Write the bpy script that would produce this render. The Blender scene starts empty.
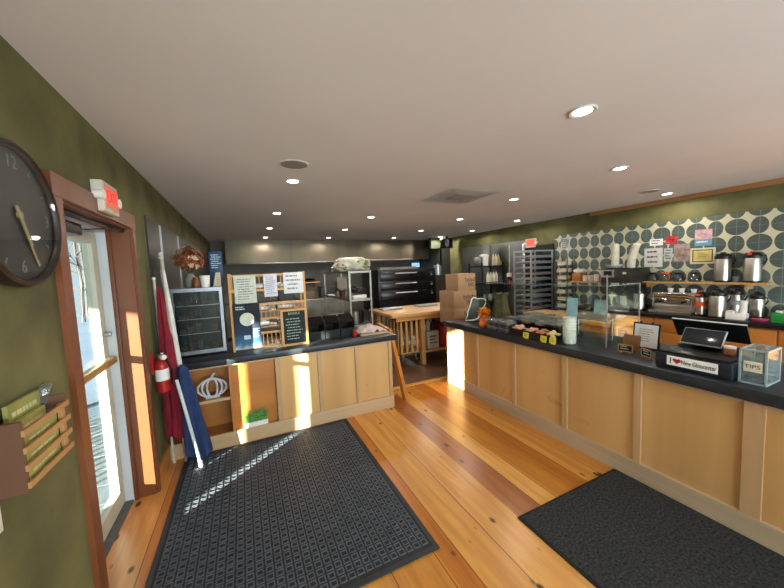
import bpy, bmesh, math, random
from mathutils import Vector, Matrix
random.seed(7)
R = math.radians
PI = math.pi
scene = bpy.context.scene
COL = scene.collection

# ------------------------------------------------------------------ materials
def lin(c):
    return tuple(((v / 12.92) if v <= 0.04045 else ((v + 0.055) / 1.055) ** 2.4) for v in c)

def rgb(h):
    return lin((int(h[0:2], 16) / 255, int(h[2:4], 16) / 255, int(h[4:6], 16) / 255)) + (1,)

_c = {}
def M(name, col, rough=.5, metal=0, ns=12, na=.12, bump=0, bs=60, trans=0, ior=1.45, coat=0, stretch=None, alpha=1):
    """procedural material: noise modulated base colour, optional noise bump"""
    if name in _c: return _c[name]
    m = bpy.data.materials.new(name); m.use_nodes = True
    nt = m.node_tree; N = nt.nodes; L = nt.links
    b = N['Principled BSDF']
    tc = N.new('ShaderNodeTexCoord'); mp = N.new('ShaderNodeMapping')
    L.new(tc.outputs['Object'], mp.inputs['Vector'])
    if stretch: mp.inputs['Scale'].default_value = stretch
    nz = N.new('ShaderNodeTexNoise'); nz.inputs['Scale'].default_value = ns; nz.inputs['Detail'].default_value = 5
    L.new(mp.outputs[0], nz.inputs['Vector'])
    rp = N.new('ShaderNodeValToRGB')
    c = rgb(col)
    rp.color_ramp.elements[0].position = .3; rp.color_ramp.elements[1].position = .7
    rp.color_ramp.elements[0].color = tuple(max(0, v * (1 - na)) for v in c[:3]) + (1,)
    rp.color_ramp.elements[1].color = tuple(min(1, v * (1 + na)) for v in c[:3]) + (1,)
    L.new(nz.outputs['Fac'], rp.inputs['Fac']); L.new(rp.outputs['Color'], b.inputs['Base Color'])
    b.inputs['Roughness'].default_value = rough; b.inputs['Metallic'].default_value = metal
    b.inputs['IOR'].default_value = ior
    if trans: b.inputs['Transmission Weight'].default_value = trans
    if coat: b.inputs['Coat Weight'].default_value = coat; b.inputs['Coat Roughness'].default_value = .15
    if bump:
        n2 = N.new('ShaderNodeTexNoise'); n2.inputs['Scale'].default_value = bs; n2.inputs['Detail'].default_value = 3
        L.new(mp.outputs[0], n2.inputs['Vector'])
        bp = N.new('ShaderNodeBump'); bp.inputs['Strength'].default_value = bump; bp.inputs['Distance'].default_value = .01
        L.new(n2.outputs['Fac'], bp.inputs['Height']); L.new(bp.outputs[0], b.inputs['Normal'])
    _c[name] = m
    return m

def EM(name, col, s):
    if name in _c: return _c[name]
    m = bpy.data.materials.new(name); m.use_nodes = True
    b = m.node_tree.nodes['Principled BSDF']
    b.inputs['Base Color'].default_value = rgb(col); b.inputs['Emission Color'].default_value = rgb(col)
    b.inputs['Emission Strength'].default_value = s
    _c[name] = m
    return m

def GL(name, tint='ffffff', refl=1.0, rough=.02, dirt=0.0):
    """thin clear sheet: transparent plus a fresnel gloss and a slight film"""
    if name in _c: return _c[name]
    m = bpy.data.materials.new(name); m.use_nodes = True
    nt = m.node_tree; N = nt.nodes; L = nt.links
    for n in list(N):
        if n.type != 'OUTPUT_MATERIAL': N.remove(n)
    out = [n for n in N if n.type == 'OUTPUT_MATERIAL'][0]
    tr = N.new('ShaderNodeBsdfTransparent'); tr.inputs[0].default_value = rgb(tint)
    gl = N.new('ShaderNodeBsdfGlossy'); gl.inputs['Roughness'].default_value = rough
    fr = N.new('ShaderNodeLayerWeight'); fr.inputs[0].default_value = .5
    pw = N.new('ShaderNodeMath'); pw.operation = 'POWER'; pw.inputs[1].default_value = 5; L.new(fr.outputs['Facing'], pw.inputs[0])
    mu = N.new('ShaderNodeMath'); mu.operation = 'MULTIPLY_ADD'; mu.inputs[1].default_value = .6 * refl; mu.inputs[2].default_value = .03 * refl; mu.use_clamp = True
    L.new(pw.outputs[0], mu.inputs[0])
    mx = N.new('ShaderNodeMixShader'); L.new(mu.outputs[0], mx.inputs[0]); L.new(tr.outputs[0], mx.inputs[1]); L.new(gl.outputs[0], mx.inputs[2])
    last = mx
    if dirt:
        df = N.new('ShaderNodeBsdfDiffuse'); df.inputs[0].default_value = (.8, .85, .85, 1)
        nz = N.new('ShaderNodeTexNoise'); nz.inputs['Scale'].default_value = 9
        m2 = N.new('ShaderNodeMath'); m2.operation = 'MULTIPLY'; m2.inputs[1].default_value = dirt * 2
        L.new(nz.outputs['Fac'], m2.inputs[0])
        mx2 = N.new('ShaderNodeMixShader'); L.new(m2.outputs[0], mx2.inputs[0]); L.new(mx.outputs[0], mx2.inputs[1]); L.new(df.outputs[0], mx2.inputs[2])
        last = mx2
    L.new(last.outputs[0], out.inputs[0])
    _c[name] = m
    return m

def WOOD(name, c1, c2, axis='Y', scale=9, rough=.45, knots=False, coat=0):
    """long grain wood along an axis"""
    if name in _c: return _c[name]
    m = bpy.data.materials.new(name); m.use_nodes = True
    nt = m.node_tree; N = nt.nodes; L = nt.links; b = N['Principled BSDF']
    tc = N.new('ShaderNodeTexCoord'); mp = N.new('ShaderNodeMapping')
    s = {'X': (.08, 1, 1), 'Y': (1, .08, 1), 'Z': (1, 1, .08)}[axis]
    mp.inputs['Scale'].default_value = s
    L.new(tc.outputs['Object'], mp.inputs[0])
    nz = N.new('ShaderNodeTexNoise'); nz.inputs['Scale'].default_value = scale; nz.inputs['Detail'].default_value = 6; nz.inputs['Distortion'].default_value = .6
    L.new(mp.outputs[0], nz.inputs['Vector'])
    rp = N.new('ShaderNodeValToRGB'); rp.color_ramp.elements[0].position = .3; rp.color_ramp.elements[1].position = .7
    rp.color_ramp.elements[0].color = rgb(c1); rp.color_ramp.elements[1].color = rgb(c2)
    L.new(nz.outputs['Fac'], rp.inputs[0])
    L.new(rp.outputs[0], b.inputs['Base Color'])
    b.inputs['Roughness'].default_value = rough
    if coat: b.inputs['Coat Weight'].default_value = coat; b.inputs['Coat Roughness'].default_value = .2
    _c[name] = m
    return m

# ------------------------------------------------------------------ mesh builder
class MB:
    def __init__(s): s.bm = bmesh.new()
    def box(s, x0, x1, y0, y1, z0, z1, bev=0, seg=2):
        t = bmesh.new()
        bmesh.ops.create_cube(t, size=1)
        bmesh.ops.scale(t, vec=(abs(x1 - x0), abs(y1 - y0), abs(z1 - z0)), verts=t.verts)
        bmesh.ops.translate(t, vec=((x0 + x1) / 2, (y0 + y1) / 2, (z0 + z1) / 2), verts=t.verts)
        if bev: bmesh.ops.bevel(t, geom=list(t.edges), offset=bev, segments=seg, affect='EDGES', profile=.5)
        s._add(t); return s
    def _add(s, t, mtx=None):
        if mtx is not None: bmesh.ops.transform(t, matrix=mtx, verts=t.verts)
        me = bpy.data.meshes.new('tmp'); t.to_mesh(me); t.free(); s.bm.from_mesh(me); bpy.data.meshes.remove(me)
    def obox(s, c, size, rot=(0, 0, 0), bev=0):
        """box with its own rotation; c = centre"""
        from mathutils import Euler
        t = bmesh.new(); bmesh.ops.create_cube(t, size=1); bmesh.ops.scale(t, vec=size, verts=t.verts)
        if bev: bmesh.ops.bevel(t, geom=list(t.edges), offset=bev, segments=2, affect='EDGES', profile=.5)
        s._add(t, Matrix.Translation(c) @ Euler(rot).to_matrix().to_4x4()); return s
    def bar(s, p0, p1, w, h):
        p0 = Vector(p0); p1 = Vector(p1); d = p1 - p0
        t = bmesh.new(); bmesh.ops.create_cube(t, size=1); bmesh.ops.scale(t, vec=(w, h, d.length), verts=t.verts)
        q = d.to_track_quat('Z', 'Y')
        s._add(t, Matrix.Translation((p0 + p1) / 2) @ q.to_matrix().to_4x4()); return s
    def cyl(s, p0, p1, r0, r1=None, n=20):
        p0 = Vector(p0); p1 = Vector(p1); d = p1 - p0
        t = bmesh.new(); bmesh.ops.create_cone(t, cap_ends=True, segments=n, radius1=r0, radius2=r0 if r1 is None else r1, depth=d.length)
        s._add(t, Matrix.Translation((p0 + p1) / 2) @ d.to_track_quat('Z', 'Y').to_matrix().to_4x4()); return s
    def sph(s, c, r, sc=(1, 1, 1), n=16):
        t = bmesh.new(); bmesh.ops.create_uvsphere(t, u_segments=n, v_segments=max(6, n // 2), radius=r)
        s._add(t, Matrix.Translation(c) @ Matrix.Diagonal((*sc, 1))); return s
    def lathe(s, prof, c=(0, 0, 0), n=24, axis='Z', cap=True):
        t = bmesh.new(); rings = []
        ph = PI / 4 if n == 4 else 0
        for r, z in prof:
            rings.append([t.verts.new((r * math.cos(2 * PI * k / n + ph), r * math.sin(2 * PI * k / n + ph), z)) for k in range(n)])
        for a, b in zip(rings, rings[1:]):
            for k in range(n): t.faces.new((a[k], a[(k + 1) % n], b[(k + 1) % n], b[k]))
        if cap:
            t.faces.new(list(reversed(rings[0]))); t.faces.new(rings[-1])
        mt = Matrix.Translation(c)
        if axis == 'X': mt = mt @ Matrix.Rotation(PI / 2, 4, 'Y')
        if axis == 'Y': mt = mt @ Matrix.Rotation(-PI / 2, 4, 'X')
        s._add(t, mt); return s
    def tube(s, pts, r, n=8, closed=False):
        pts = [Vector(p) for p in pts]; t = bmesh.new(); rings = []; m = len(pts)
        for i, p in enumerate(pts):
            a = pts[(i - 1) % m] if (closed or i > 0) else p
            b = pts[(i + 1) % m] if (closed or i < m - 1) else p
            d = (b - a)
            if d.length < 1e-9: d = Vector((0, 0, 1))
            q = d.to_track_quat('Z', 'Y'); rr = r[i] if isinstance(r, (list, tuple)) else r
            rings.append([t.verts.new(p + q @ Vector((rr * math.cos(2 * PI * k / n), rr * math.sin(2 * PI * k / n), 0))) for k in range(n)])
        pr = list(zip(rings, rings[1:]))
        if closed: pr.append((rings[-1], rings[0]))
        for a, b in pr:
            for k in range(n): t.faces.new((a[k], a[(k + 1) % n], b[(k + 1) % n], b[k]))
        if not closed:
            t.faces.new(list(reversed(rings[0]))); t.faces.new(rings[-1])
        s._add(t); return s
    def prism(s, poly, o, u, v, th):
        """extrude 2D polygon (a,b) in plane o + a*u + b*v by thickness th along u x v"""
        o = Vector(o); u = Vector(u); v = Vector(v); w = u.cross(v).normalized() * th
        t = bmesh.new()
        a = [t.verts.new(o + u * p[0] + v * p[1]) for p in poly]; b = [t.verts.new(x.co + w) for x in a]
        t.faces.new(list(reversed(a))); t.faces.new(b); n = len(a)
        for k in range(n): t.faces.new((a[k], a[(k + 1) % n], b[(k + 1) % n], b[k]))
        s._add(t); return s
    def grid(s, o, u, v, nu, nv, f, th=0):
        """sheet o + a*u + b*v displaced by f(a,b)->Vector, a,b in 0..1; th = thickness"""
        o = Vector(o); u = Vector(u); v = Vector(v); t = bmesh.new()
        V = [[t.verts.new(o + u * (i / nu) + v * (j / nv) + Vector(f(i / nu, j / nv))) for j in range(nv + 1)] for i in range(nu + 1)]
        for i in range(nu):
            for j in range(nv): t.faces.new((V[i][j], V[i + 1][j], V[i + 1][j + 1], V[i][j + 1]))
        if th:
            bmesh.ops.recalc_face_normals(t, faces=t.faces)
            bmesh.ops.solidify(t, geom=list(t.faces), thickness=th)
        s._add(t); return s
    def build(s, name, mat, parent=None, local=False, smooth=True, base=None):
        bmesh.ops.recalc_face_normals(s.bm, faces=s.bm.faces)
        me = bpy.data.meshes.new(name)
        if parent is not None and not local:
            w = Vector((0, 0, 0)); q = parent
            while q is not None: w += q.location; q = q.parent
            bmesh.ops.translate(s.bm, vec=-w, verts=s.bm.verts)
        loc = Vector((0, 0, 0))
        if parent is None and not local:
            vs = [v.co for v in s.bm.verts]
            lo = Vector([min(v[i] for v in vs) for i in range(3)]); hi = Vector([max(v[i] for v in vs) for i in range(3)])
            loc = Vector(base) if base else Vector(((lo.x + hi.x) / 2, (lo.y + hi.y) / 2, lo.z))
            bmesh.ops.translate(s.bm, vec=-loc, verts=s.bm.verts)
        s.bm.to_mesh(me); s.bm.free()
        me.materials.append(mat)
        if smooth:
            me.polygons.foreach_set('use_smooth', [True] * len(me.polygons)); me.set_sharp_from_angle(angle=R(35))
        o = bpy.data.objects.new(name, me); COL.objects.link(o); o.location = loc
        if parent is not None: o.parent = parent
        return o

def tag(o, label, cat, group=None, kind=None):
    o['label'] = label; o['category'] = cat
    if group: o['group'] = group
    if kind: o['kind'] = kind
    return o
def thing(name, label, cat, loc, group=None, rz=0):
    o = bpy.data.objects.new(name, None); COL.objects.link(o); o.location = loc; o.rotation_euler = (0, 0, rz)
    o.empty_display_size = .05
    return tag(o, label, cat, group)
def struct(o): o['kind'] = 'structure'; return o
def dup(root, loc, label=None, rz=None, group=None):
    def cp(o, par):
        c = o.copy(); COL.objects.link(c)
        if par is not None: c.parent = par
        for ch in [x for x in bpy.data.objects if x.parent == o]: cp(ch, c)
        return c
    c = cp(root, None); c.location = loc
    if rz is not None: c.rotation_euler = (0, 0, rz)
    if label: c['label'] = label
    if group: c['group'] = group
    return c

def text(name, body, size, o, right, up, mat, parent, th=.0008, align='CENTER', sx=1):
    cu = bpy.data.curves.new('txt', 'FONT'); cu.body = body; cu.size = size; cu.extrude = th; cu.align_x = align; cu.align_y = 'CENTER'
    t = bpy.data.objects.new('txt', cu); COL.objects.link(t)
    dg = bpy.context.evaluated_depsgraph_get(); dg.update()
    me = bpy.data.meshes.new_from_object(t.evaluated_get(dg)); bpy.data.objects.remove(t); bpy.data.curves.remove(cu)
    u = Vector(right).normalized(); v = Vector(up).normalized(); w = u.cross(v)
    w0 = Vector((0, 0, 0)); q = parent
    while q is not None: w0 += q.location; q = q.parent
    mt = Matrix(((u.x * sx, v.x, w.x, o[0] - w0.x), (u.y * sx, v.y, w.y, o[1] - w0.y), (u.z * sx, v.z, w.z, o[2] - w0.z), (0, 0, 0, 1)))
    me.transform(mt); me.materials.clear(); me.materials.append(mat); me.name = name
    ob = bpy.data.objects.new(name, me); COL.objects.link(ob); ob.parent = parent
    return ob

def scribble(mb, o, u, v, w, h, rows, seedn, th=.0012, lh=.22, margin=.1, words=6):
    """rows of short bars standing for print; normal = u x v"""
    rnd = random.Random(seedn); u = Vector(u); v = Vector(v)
    for r in range(rows):
        y = h * (1 - margin) - (r + .5) * h * (1 - 2 * margin) / rows
        hh = h * (1 - 2 * margin) / rows * lh; x = w * margin + rnd.uniform(0, .1) * w
        end = w * (1 - margin) - rnd.uniform(0, .25) * w
        while x < end:
            l = min(rnd.uniform(.05, .2) * w, end - x)
            if l > .01 * w: mb.prism([(x, y), (x + l, y), (x + l, y + hh), (x, y + hh)], o, u, v, th)
            x += l + .03 * w
    return mb

# palette
M_green = M('green_wall', '625f3a', .8, ns=2.6, na=.42, bump=.15, bs=30)
M_ceil = M('ceiling_paint', 'dfe0e3', .85, ns=1.2, na=.03, bump=.05, bs=90)
M_steel = M('brushed_steel', 'b0aca2', .32, 1, ns=6, na=.15, stretch=(1, 1, .05))
M_dsteel = M('dull_steel', '8b8880', .4, 1, ns=3, na=.25)
M_chrome = M('chrome', 'd8d8d6', .12, 1, ns=5, na=.05)
M_alu = M('aluminium', 'b4b8bd', .35, .8, ns=20, na=.08)
M_black = M('black_plastic', '0c0d0f', .35, ns=20, na=.2)
M_matteblack = M('matte_black', '0d0e10', .7, ns=20, na=.3)
M_ovenblack = M('black_enamel', '0b0b0c', .3, ns=8, na=.3)
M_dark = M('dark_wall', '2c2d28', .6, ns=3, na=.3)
M_grey = M('grey_wall', '67635a', .5, ns=4, na=.15)
M_white = M('white_plastic', 'e9e7e2', .4, ns=10, na=.04)
M_paper = M('white_paper', 'ecebe6', .8, ns=10, na=.04)
M_ink = M('dark_ink', '34363c', .8, ns=10, na=.2)
M_slate = M('slate_top', '262a2f', .38, ns=30, na=.25, bump=.1, bs=120)
M_birch = WOOD('birch_ply', 'bf9157', 'd8ad72', 'Z', 3, .42)
def _stains(m):
    nt = m.node_tree; N = nt.nodes; L = nt.links; b = N['Principled BSDF']
    src = b.inputs['Base Color'].links[0].from_socket
    tc = N.new('ShaderNodeTexCoord'); v = N.new('ShaderNodeTexNoise'); v.inputs['Scale'].default_value = 2.1; v.inputs['Detail'].default_value = 3; v.inputs['Distortion'].default_value = 1.5
    L.new(tc.outputs['Object'], v.inputs['Vector'])
    r_ = N.new('ShaderNodeValToRGB'); r_.color_ramp.elements[0].position = .66; r_.color_ramp.elements[1].position = .78
    L.new(v.outputs['Fac'], r_.inputs[0])
    f = N.new('ShaderNodeMath'); f.operation = 'MULTIPLY'; f.inputs[1].default_value = .55; L.new(r_.outputs[0], f.inputs[0])
    x = N.new('ShaderNodeMixRGB'); x.inputs[2].default_value = rgb('8a5c30'); L.new(f.outputs[0], x.inputs[0]); L.new(src, x.inputs[1]); L.new(x.outputs[0], b.inputs['Base Color'])
_stains(M_birch)
M_birchtrim = WOOD('birch_trim', 'b58d62', 'c8a477', 'Z', 8, .45)
M_birchrail = WOOD('birch_rail', 'a99478', 'bfa98a', 'Y', 8, .45)
M_birchrailx = WOOD('birch_rail_long', 'b99a72', 'cdb08a', 'X', 8, .45)
M_casing = WOOD('door_casing_wood', '64371c', '80492a', 'Z', 7, .4)
M_orange = WOOD('orange_pine', 'a9692a', 'bf7c38', 'X', 5, .4)
M_butcher = WOOD('butcher_block', 'bf8c48', 'dcaa64', 'X', 12, .4)
M_pinez = WOOD('pine_upright', 'b98446', 'd09c5c', 'Z', 9, .5)
M_pinex = WOOD('pine_rail', 'b98446', 'd09c5c', 'X', 9, .5)
M_piney = WOOD('pine_shelf', 'b98a4e', 'd4a668', 'Y', 9, .5)
M_cabwood = WOOD('warm_cabinet_wood', '9c6226', 'b57935', 'Y', 6, .42)
M_card = M('brown_cardboard', 'a58260', .8, ns=12, na=.08, bump=.05)
M_glass = GL('clear_glass', 'f2f7f5', 1.0)
M_acr = GL('clear_acrylic', 'dfe8ea', 1.0, .05, dirt=.08)
M_red = M('red_paint', 'a81d1c', .35, ns=8, na=.1)
M_orangep = M('orange_plastic', 'd8531f', .4, ns=8, na=.1)
M_blue = M('blue_cloth', '1f3560', .8, ns=15, na=.2, bump=.2, bs=80)
M_redcloth = M('red_cloth', '821528', .8, ns=15, na=.2, bump=.2, bs=80)
M_whitecloth = M('white_cloth', 'd8d6d0', .8, ns=15, na=.1, bump=.3, bs=50)
M_bread = M('pastry_crust', 'b87a45', .7, ns=25, na=.4, bump=.4, bs=50)
M_pink = M('pink_icing', 'd79c88', .6, ns=25, na=.3, bump=.4, bs=50)
M_yellow = M('yellow_card', 'd8cf45', .7, ns=9, na=.06)
M_lens = EM('lamp_lens', 'fff3dc', 22)
M_exit = EM('exit_red', 'ff1408', 2.2)

# ------------------------------------------------------------------ floor material
def floor_material():
    m = bpy.data.materials.new('pine_plank_floor'); m.use_nodes = True
    nt = m.node_tree; N = nt.nodes; L = nt.links; b = N['Principled BSDF']
    geo = N.new('ShaderNodeNewGeometry'); sep = N.new('ShaderNodeSeparateXYZ'); L.new(geo.outputs['Position'], sep.inputs[0])
    # plank tones across X (-1 .. 7)
    edges = [(-1, 'd29350'), (-.63, 'c98345'), (-.5, 'd89d5a'), (-.33, 'c98842'), (-.15, 'd89a4c'), (.1, 'c68238'), (.35, 'd99a48'), (.6, 'cf8d3c'),
             (.86, 'c47a2c'), (.985, 'dda150'), (1.215, 'e0a552'), (1.475, 'a8662a'), (1.675, 'e2aa58'), (1.83, 'c98635'), (2.02, 'b9752b'),
             (2.16, 'd8994a'), (2.33, 'cc8a3c'), (2.5, 'c07d30')]
    rp = N.new('ShaderNodeValToRGB'); rp.color_ramp.interpolation = 'CONSTANT'
    mr = N.new('ShaderNodeMath'); mr.operation = 'MULTIPLY_ADD'; mr.inputs[1].default_value = 1 / 5; mr.inputs[2].default_value = .2
    L.new(sep.outputs['X'], mr.inputs[0]); L.new(mr.outputs[0], rp.inputs[0])
    els = rp.color_ramp.elements
    for i, (x, c) in enumerate(edges):
        p = x / 5 + .2
        if i < 2: els[i].position = p; els[i].color = rgb(c)
        else:
            e = els.new(p); e.color = rgb(c)
    # seams
    rs = N.new('ShaderNodeValToRGB'); rs.color_ramp.interpolation = 'LINEAR'
    seam_prev = None
    for (x, c) in edges[1:]:
        d = N.new('ShaderNodeMath'); d.operation = 'SUBTRACT'; d.inputs[1].default_value = x; L.new(sep.outputs['X'], d.inputs[0])
        a = N.new('ShaderNodeMath'); a.operation = 'ABSOLUTE'; L.new(d.outputs[0], a.inputs[0])
        if seam_prev is None: seam_prev = a
        else:
            mn = N.new('ShaderNodeMath'); mn.operation = 'MINIMUM'; L.new(seam_prev.outputs[0], mn.inputs[0]); L.new(a.outputs[0], mn.inputs[1]); seam_prev = mn
    lt = N.new('ShaderNodeMath'); lt.operation = 'LESS_THAN'; lt.inputs[1].default_value = .0022; L.new(seam_prev.outputs[0], lt.inputs[0])
    # grain
    mp = N.new('ShaderNodeMapping'); mp.inputs['Scale'].default_value = (6, .45, 1); L.new(geo.outputs['Position'], mp.inputs[0])
    nz = N.new('ShaderNodeTexNoise'); nz.inputs['Scale'].default_value = 3.2; nz.inputs['Detail'].default_value = 7; nz.inputs['Distortion'].default_value = .8
    L.new(mp.outputs[0], nz.inputs['Vector'])
    gr = N.new('ShaderNodeValToRGB'); gr.color_ramp.elements[0].position = .3; gr.color_ramp.elements[1].position = .7
    gr.color_ramp.elements[0].color = (.62, .5, .38, 1); gr.color_ramp.elements[1].color = (1.0, 1.0, 1.0, 1)
    L.new(nz.outputs['Fac'], gr.inputs[0])
    mul = N.new('ShaderNodeMixRGB'); mul.blend_type = 'MULTIPLY'; mul.inputs[0].default_value = .75
    L.new(rp.outputs[0], mul.inputs[1]); L.new(gr.outputs[0], mul.inputs[2])
    # knots: irregular dark spots
    mk = N.new('ShaderNodeMapping'); mk.inputs['Scale'].default_value = (9, 5.2, 1); L.new(geo.outputs['Position'], mk.inputs[0])
    vo = N.new('ShaderNodeTexVoronoi'); vo.inputs['Scale'].default_value = 1.0; vo.inputs['Randomness'].default_value = 1
    L.new(mk.outputs[0], vo.inputs['Vector'])
    kr = N.new('ShaderNodeValToRGB'); kr.color_ramp.elements[0].position = .11; kr.color_ramp.elements[1].position = .19
    kr.color_ramp.elements[0].color = (1, 1, 1, 1); kr.color_ramp.elements[1].color = (0, 0, 0, 1)
    L.new(vo.outputs['Distance'], kr.inputs[0])
    sc = N.new('ShaderNodeSeparateColor'); L.new(vo.outputs['Color'], sc.inputs[0])
    g2 = N.new('ShaderNodeMath'); g2.operation = 'GREATER_THAN'; g2.inputs[1].default_value = .5; L.new(sc.outputs[0], g2.inputs[0])
    km = N.new('ShaderNodeMath'); km.operation = 'MULTIPLY'; L.new(kr.outputs[0], km.inputs[0]); L.new(g2.outputs[0], km.inputs[1])
    km2 = N.new('ShaderNodeMath'); km2.operation = 'MULTIPLY'; km2.inputs[1].default_value = .95; L.new(km.outputs[0], km2.inputs[0])
    mk2 = N.new('ShaderNodeMixRGB'); mk2.inputs[2].default_value = rgb('38190a'); L.new(km2.outputs[0], mk2.inputs[0]); L.new(mul.outputs[0], mk2.inputs[1])
    sm = N.new('ShaderNodeMixRGB'); sm.inputs[2].default_value = rgb('4b2c12'); L.new(lt.outputs[0], sm.inputs[0]); L.new(mk2.outputs[0], sm.inputs[1])
    L.new(sm.outputs[0], b.inputs['Base Color'])
    b.inputs['Roughness'].default_value = .28
    return m

def tile_floor_material():
    m = bpy.data.materials.new('brown_floor_tile'); m.use_nodes = True
    nt = m.node_tree; N = nt.nodes; L = nt.links; b = N['Principled BSDF']
    geo = N.new('ShaderNodeNewGeometry')
    br = N.new('ShaderNodeTexBrick'); br.offset = 0; br.inputs['Scale'].default_value = 1
    br.inputs['Brick Width'].default_value = .3; br.inputs['Row Height'].default_value = .3; br.inputs['Mortar Size'].default_value = .005
    br.inputs['Color1'].default_value = rgb('775844'); br.inputs['Color2'].default_value = rgb('54402f'); br.inputs['Mortar'].default_value = rgb('7d6d5c')
    L.new(geo.outputs['Position'], br.inputs['Vector']); L.new(br.outputs['Color'], b.inputs['Base Color'])
    b.inputs['Roughness'].default_value = .35
    return m

def oval_tile_material():
    """wall tile in the X = const plane: wide and narrow ovals alternate"""
    m = bpy.data.materials.new('oval_pattern_tile'); m.use_nodes = True
    nt = m.node_tree; N = nt.nodes; L = nt.links; b = N['Principled BSDF']
    def mt(op, a, bb=None, c=None):
        n = N.new('ShaderNodeMath'); n.operation = op
        for i, v in enumerate((a, bb, c)):
            if v is None: continue
            if isinstance(v, (int, float)): n.inputs[i].default_value = v
            else: L.new(v, n.inputs[i])
        return n.outputs[0]
    geo = N.new('ShaderNodeNewGeometry'); sep = N.new('ShaderNodeSeparateXYZ'); L.new(geo.outputs['Position'], sep.inputs[0])
    py, pz = .200, .212
    a = mt('DIVIDE', mt('ADD', sep.outputs['Y'], 3.09), py); c = mt('DIVIDE', mt('SUBTRACT', 2.271, sep.outputs['Z']), pz)
    ia = mt('FLOOR', a); ic = mt('FLOOR', c)
    fa = mt('SUBTRACT', mt('SUBTRACT', a, ia), .5); fc = mt('SUBTRACT', mt('SUBTRACT', c, ic), .5)
    par = mt('MODULO', mt('ADD', ia, ic), 2.0)            # 0 or 1
    par = mt('ABSOLUTE', par)
    # wide oval may exceed its cell: test own cell and neighbours with semi axis .56 / .40
    def oval(fx, wide):                                     # wide: socket 0..1
        ax = mt('ADD', mt('MULTIPLY', wide, .16), .385)
        q = mt('ADD', mt('POWER', mt('ABSOLUTE', mt('DIVIDE', fx, ax)), 2.0), mt('POWER', mt('ABSOLUTE', mt('DIVIDE', fc, .485)), 2.0))
        return mt('LESS_THAN', q, 1.0)
    inv = mt('SUBTRACT', 1.0, par)
    o1 = oval(fa, par); o2 = oval(mt('SUBTRACT', fa, 1.0), inv); o3 = oval(mt('ADD', fa, 1.0), inv)
    oo = mt('MAXIMUM', o1, mt('MAXIMUM', o2, o3))
    g = mt('LESS_THAN', mt('ABSOLUTE', fa), .012)
    g2 = mt('LESS_THAN', mt('ABSOLUTE', fc), .007)
    nz = N.new('ShaderNodeTexNoise'); nz.inputs['Scale'].default_value = 5; nz.inputs['Detail'].default_value = 4
    rp = N.new('ShaderNodeValToRGB'); rp.color_ramp.elements[0].color = rgb('47544f'); rp.color_ramp.elements[1].color = rgb('5c6a66')
    rp.color_ramp.elements[0].position = .35; rp.color_ramp.elements[1].position = .65
    L.new(nz.outputs['Fac'], rp.inputs[0])
    mx = N.new('ShaderNodeMixRGB'); mx.inputs[1].default_value = rgb('c6c2a6'); L.new(oo, mx.inputs[0]); L.new(rp.outputs[0], mx.inputs[2])
    m2 = N.new('ShaderNodeMixRGB'); m2.inputs[2].default_value = rgb('96a09b'); L.new(mt('MULTIPLY', mt('MAXIMUM', g, g2), .6), m2.inputs[0]); L.new(mx.outputs[0], m2.inputs[1])
    L.new(m2.outputs[0], b.inputs['Base Color']); b.inputs['Roughness'].default_value = .3
    return m

M_floor = floor_material(); M_tilefloor = tile_floor_material(); M_oval = oval_tile_material()

XL, XR, YB, YN, ZC = -.703, 5.75, 9.3, -3.2, 2.47

# ------------------------------------------------------------------ the setting
def S(name, boxes, mat, bev=0):
    mb = MB()
    for b in boxes: mb.box(*b, bev=bev)
    return struct(mb.build(name, mat, smooth=False))

S('floor', [(XL, XR, YN, 3.72, -.05, 0), (XL - .13, XL, 1.88, 2.81, -.05, 0)], M_floor)
S('floor_kitchen', [(XL, XR, 3.80, YB, -.05, -.002)], M_tilefloor)
S('trim_threshold', [(XL, 5.1, 3.72, 3.80, -.05, .004)], WOOD('threshold_pine', 'd29a50', 'e0ac64', 'X', 8, .35))
S('ceiling', [(XL - .25, XR + .2, YN - .2, YB + .2, ZC, ZC + .1)], M_ceil)
# left wall with door opening y 1.95..2.93, z 0..1.97 and a narrow window y .52..1.0, z .95..1.75 beside the camera
T = .27
S('wall_left', [
    (XL - T, XL, YN - .2, .36, 0, ZC), (XL - T, XL, .36, .97, 0, .93), (XL - T, XL, .36, .97, 1.80, ZC),
    (XL - T, XL, .97, 1.862, 0, ZC), (XL - T, XL, 1.862, 2.84, 1.975, ZC), (XL - T, XL, 2.84, YB + .2, 0, ZC)], M_green)
S('wall_right', [(XR, XR + .15, YN - .2, YB + .2, 0, ZC)], M_green)
S('wall_back', [(XL, XR, YB, YB + .15, 0, ZC)], M_grey)
# near wall behind the viewer with two shopfront windows
S('wall_near', [(XL, XR, YN - .15, YN, 0, .75), (XL, XR, YN - .15, YN, 2.2, ZC), (XL, -.3, YN - .15, YN, .75, 2.2),
                (2.1, 2.6, YN - .15, YN, .75, 2.2), (5.2, XR, YN - .15, YN, .75, 2.2)], M_green)
for i, (a, b) in enumerate(((-.3, 2.1), (2.6, 5.2))):
    w = S('window_%d' % (i + 1), [(a, a + .05, YN - .1, YN - .04, .75, 2.2), (b - .05, b, YN - .1, YN - .04, .75, 2.2), (a + .05, b - .05, YN - .1, YN - .04, .75, .8),
          (a + .05, b - .05, YN - .1, YN - .04, 2.15, 2.2), ((a + b) / 2 - .02, (a + b) / 2 + .02, YN - .1, YN - .04, .8, 2.15)], M_casing)
    MB().box(a + .05, b - .05, YN - .075, YN - .07, .8, 2.15).build('pane', M_glass, w)
w = S('window_3', [(XL - .2, XL - .12, .36, .40, .93, 1.80), (XL - .2, XL - .12, .93, .97, .93, 1.80), (XL - .2, XL - .12, .40, .93, .93, .97), (XL - .2, XL - .12, .40, .93, 1.76, 1.80)], M_casing)
MB().box(XL - .165, XL - .16, .40, .93, .97, 1.76).build('pane', M_glass, w)
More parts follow.
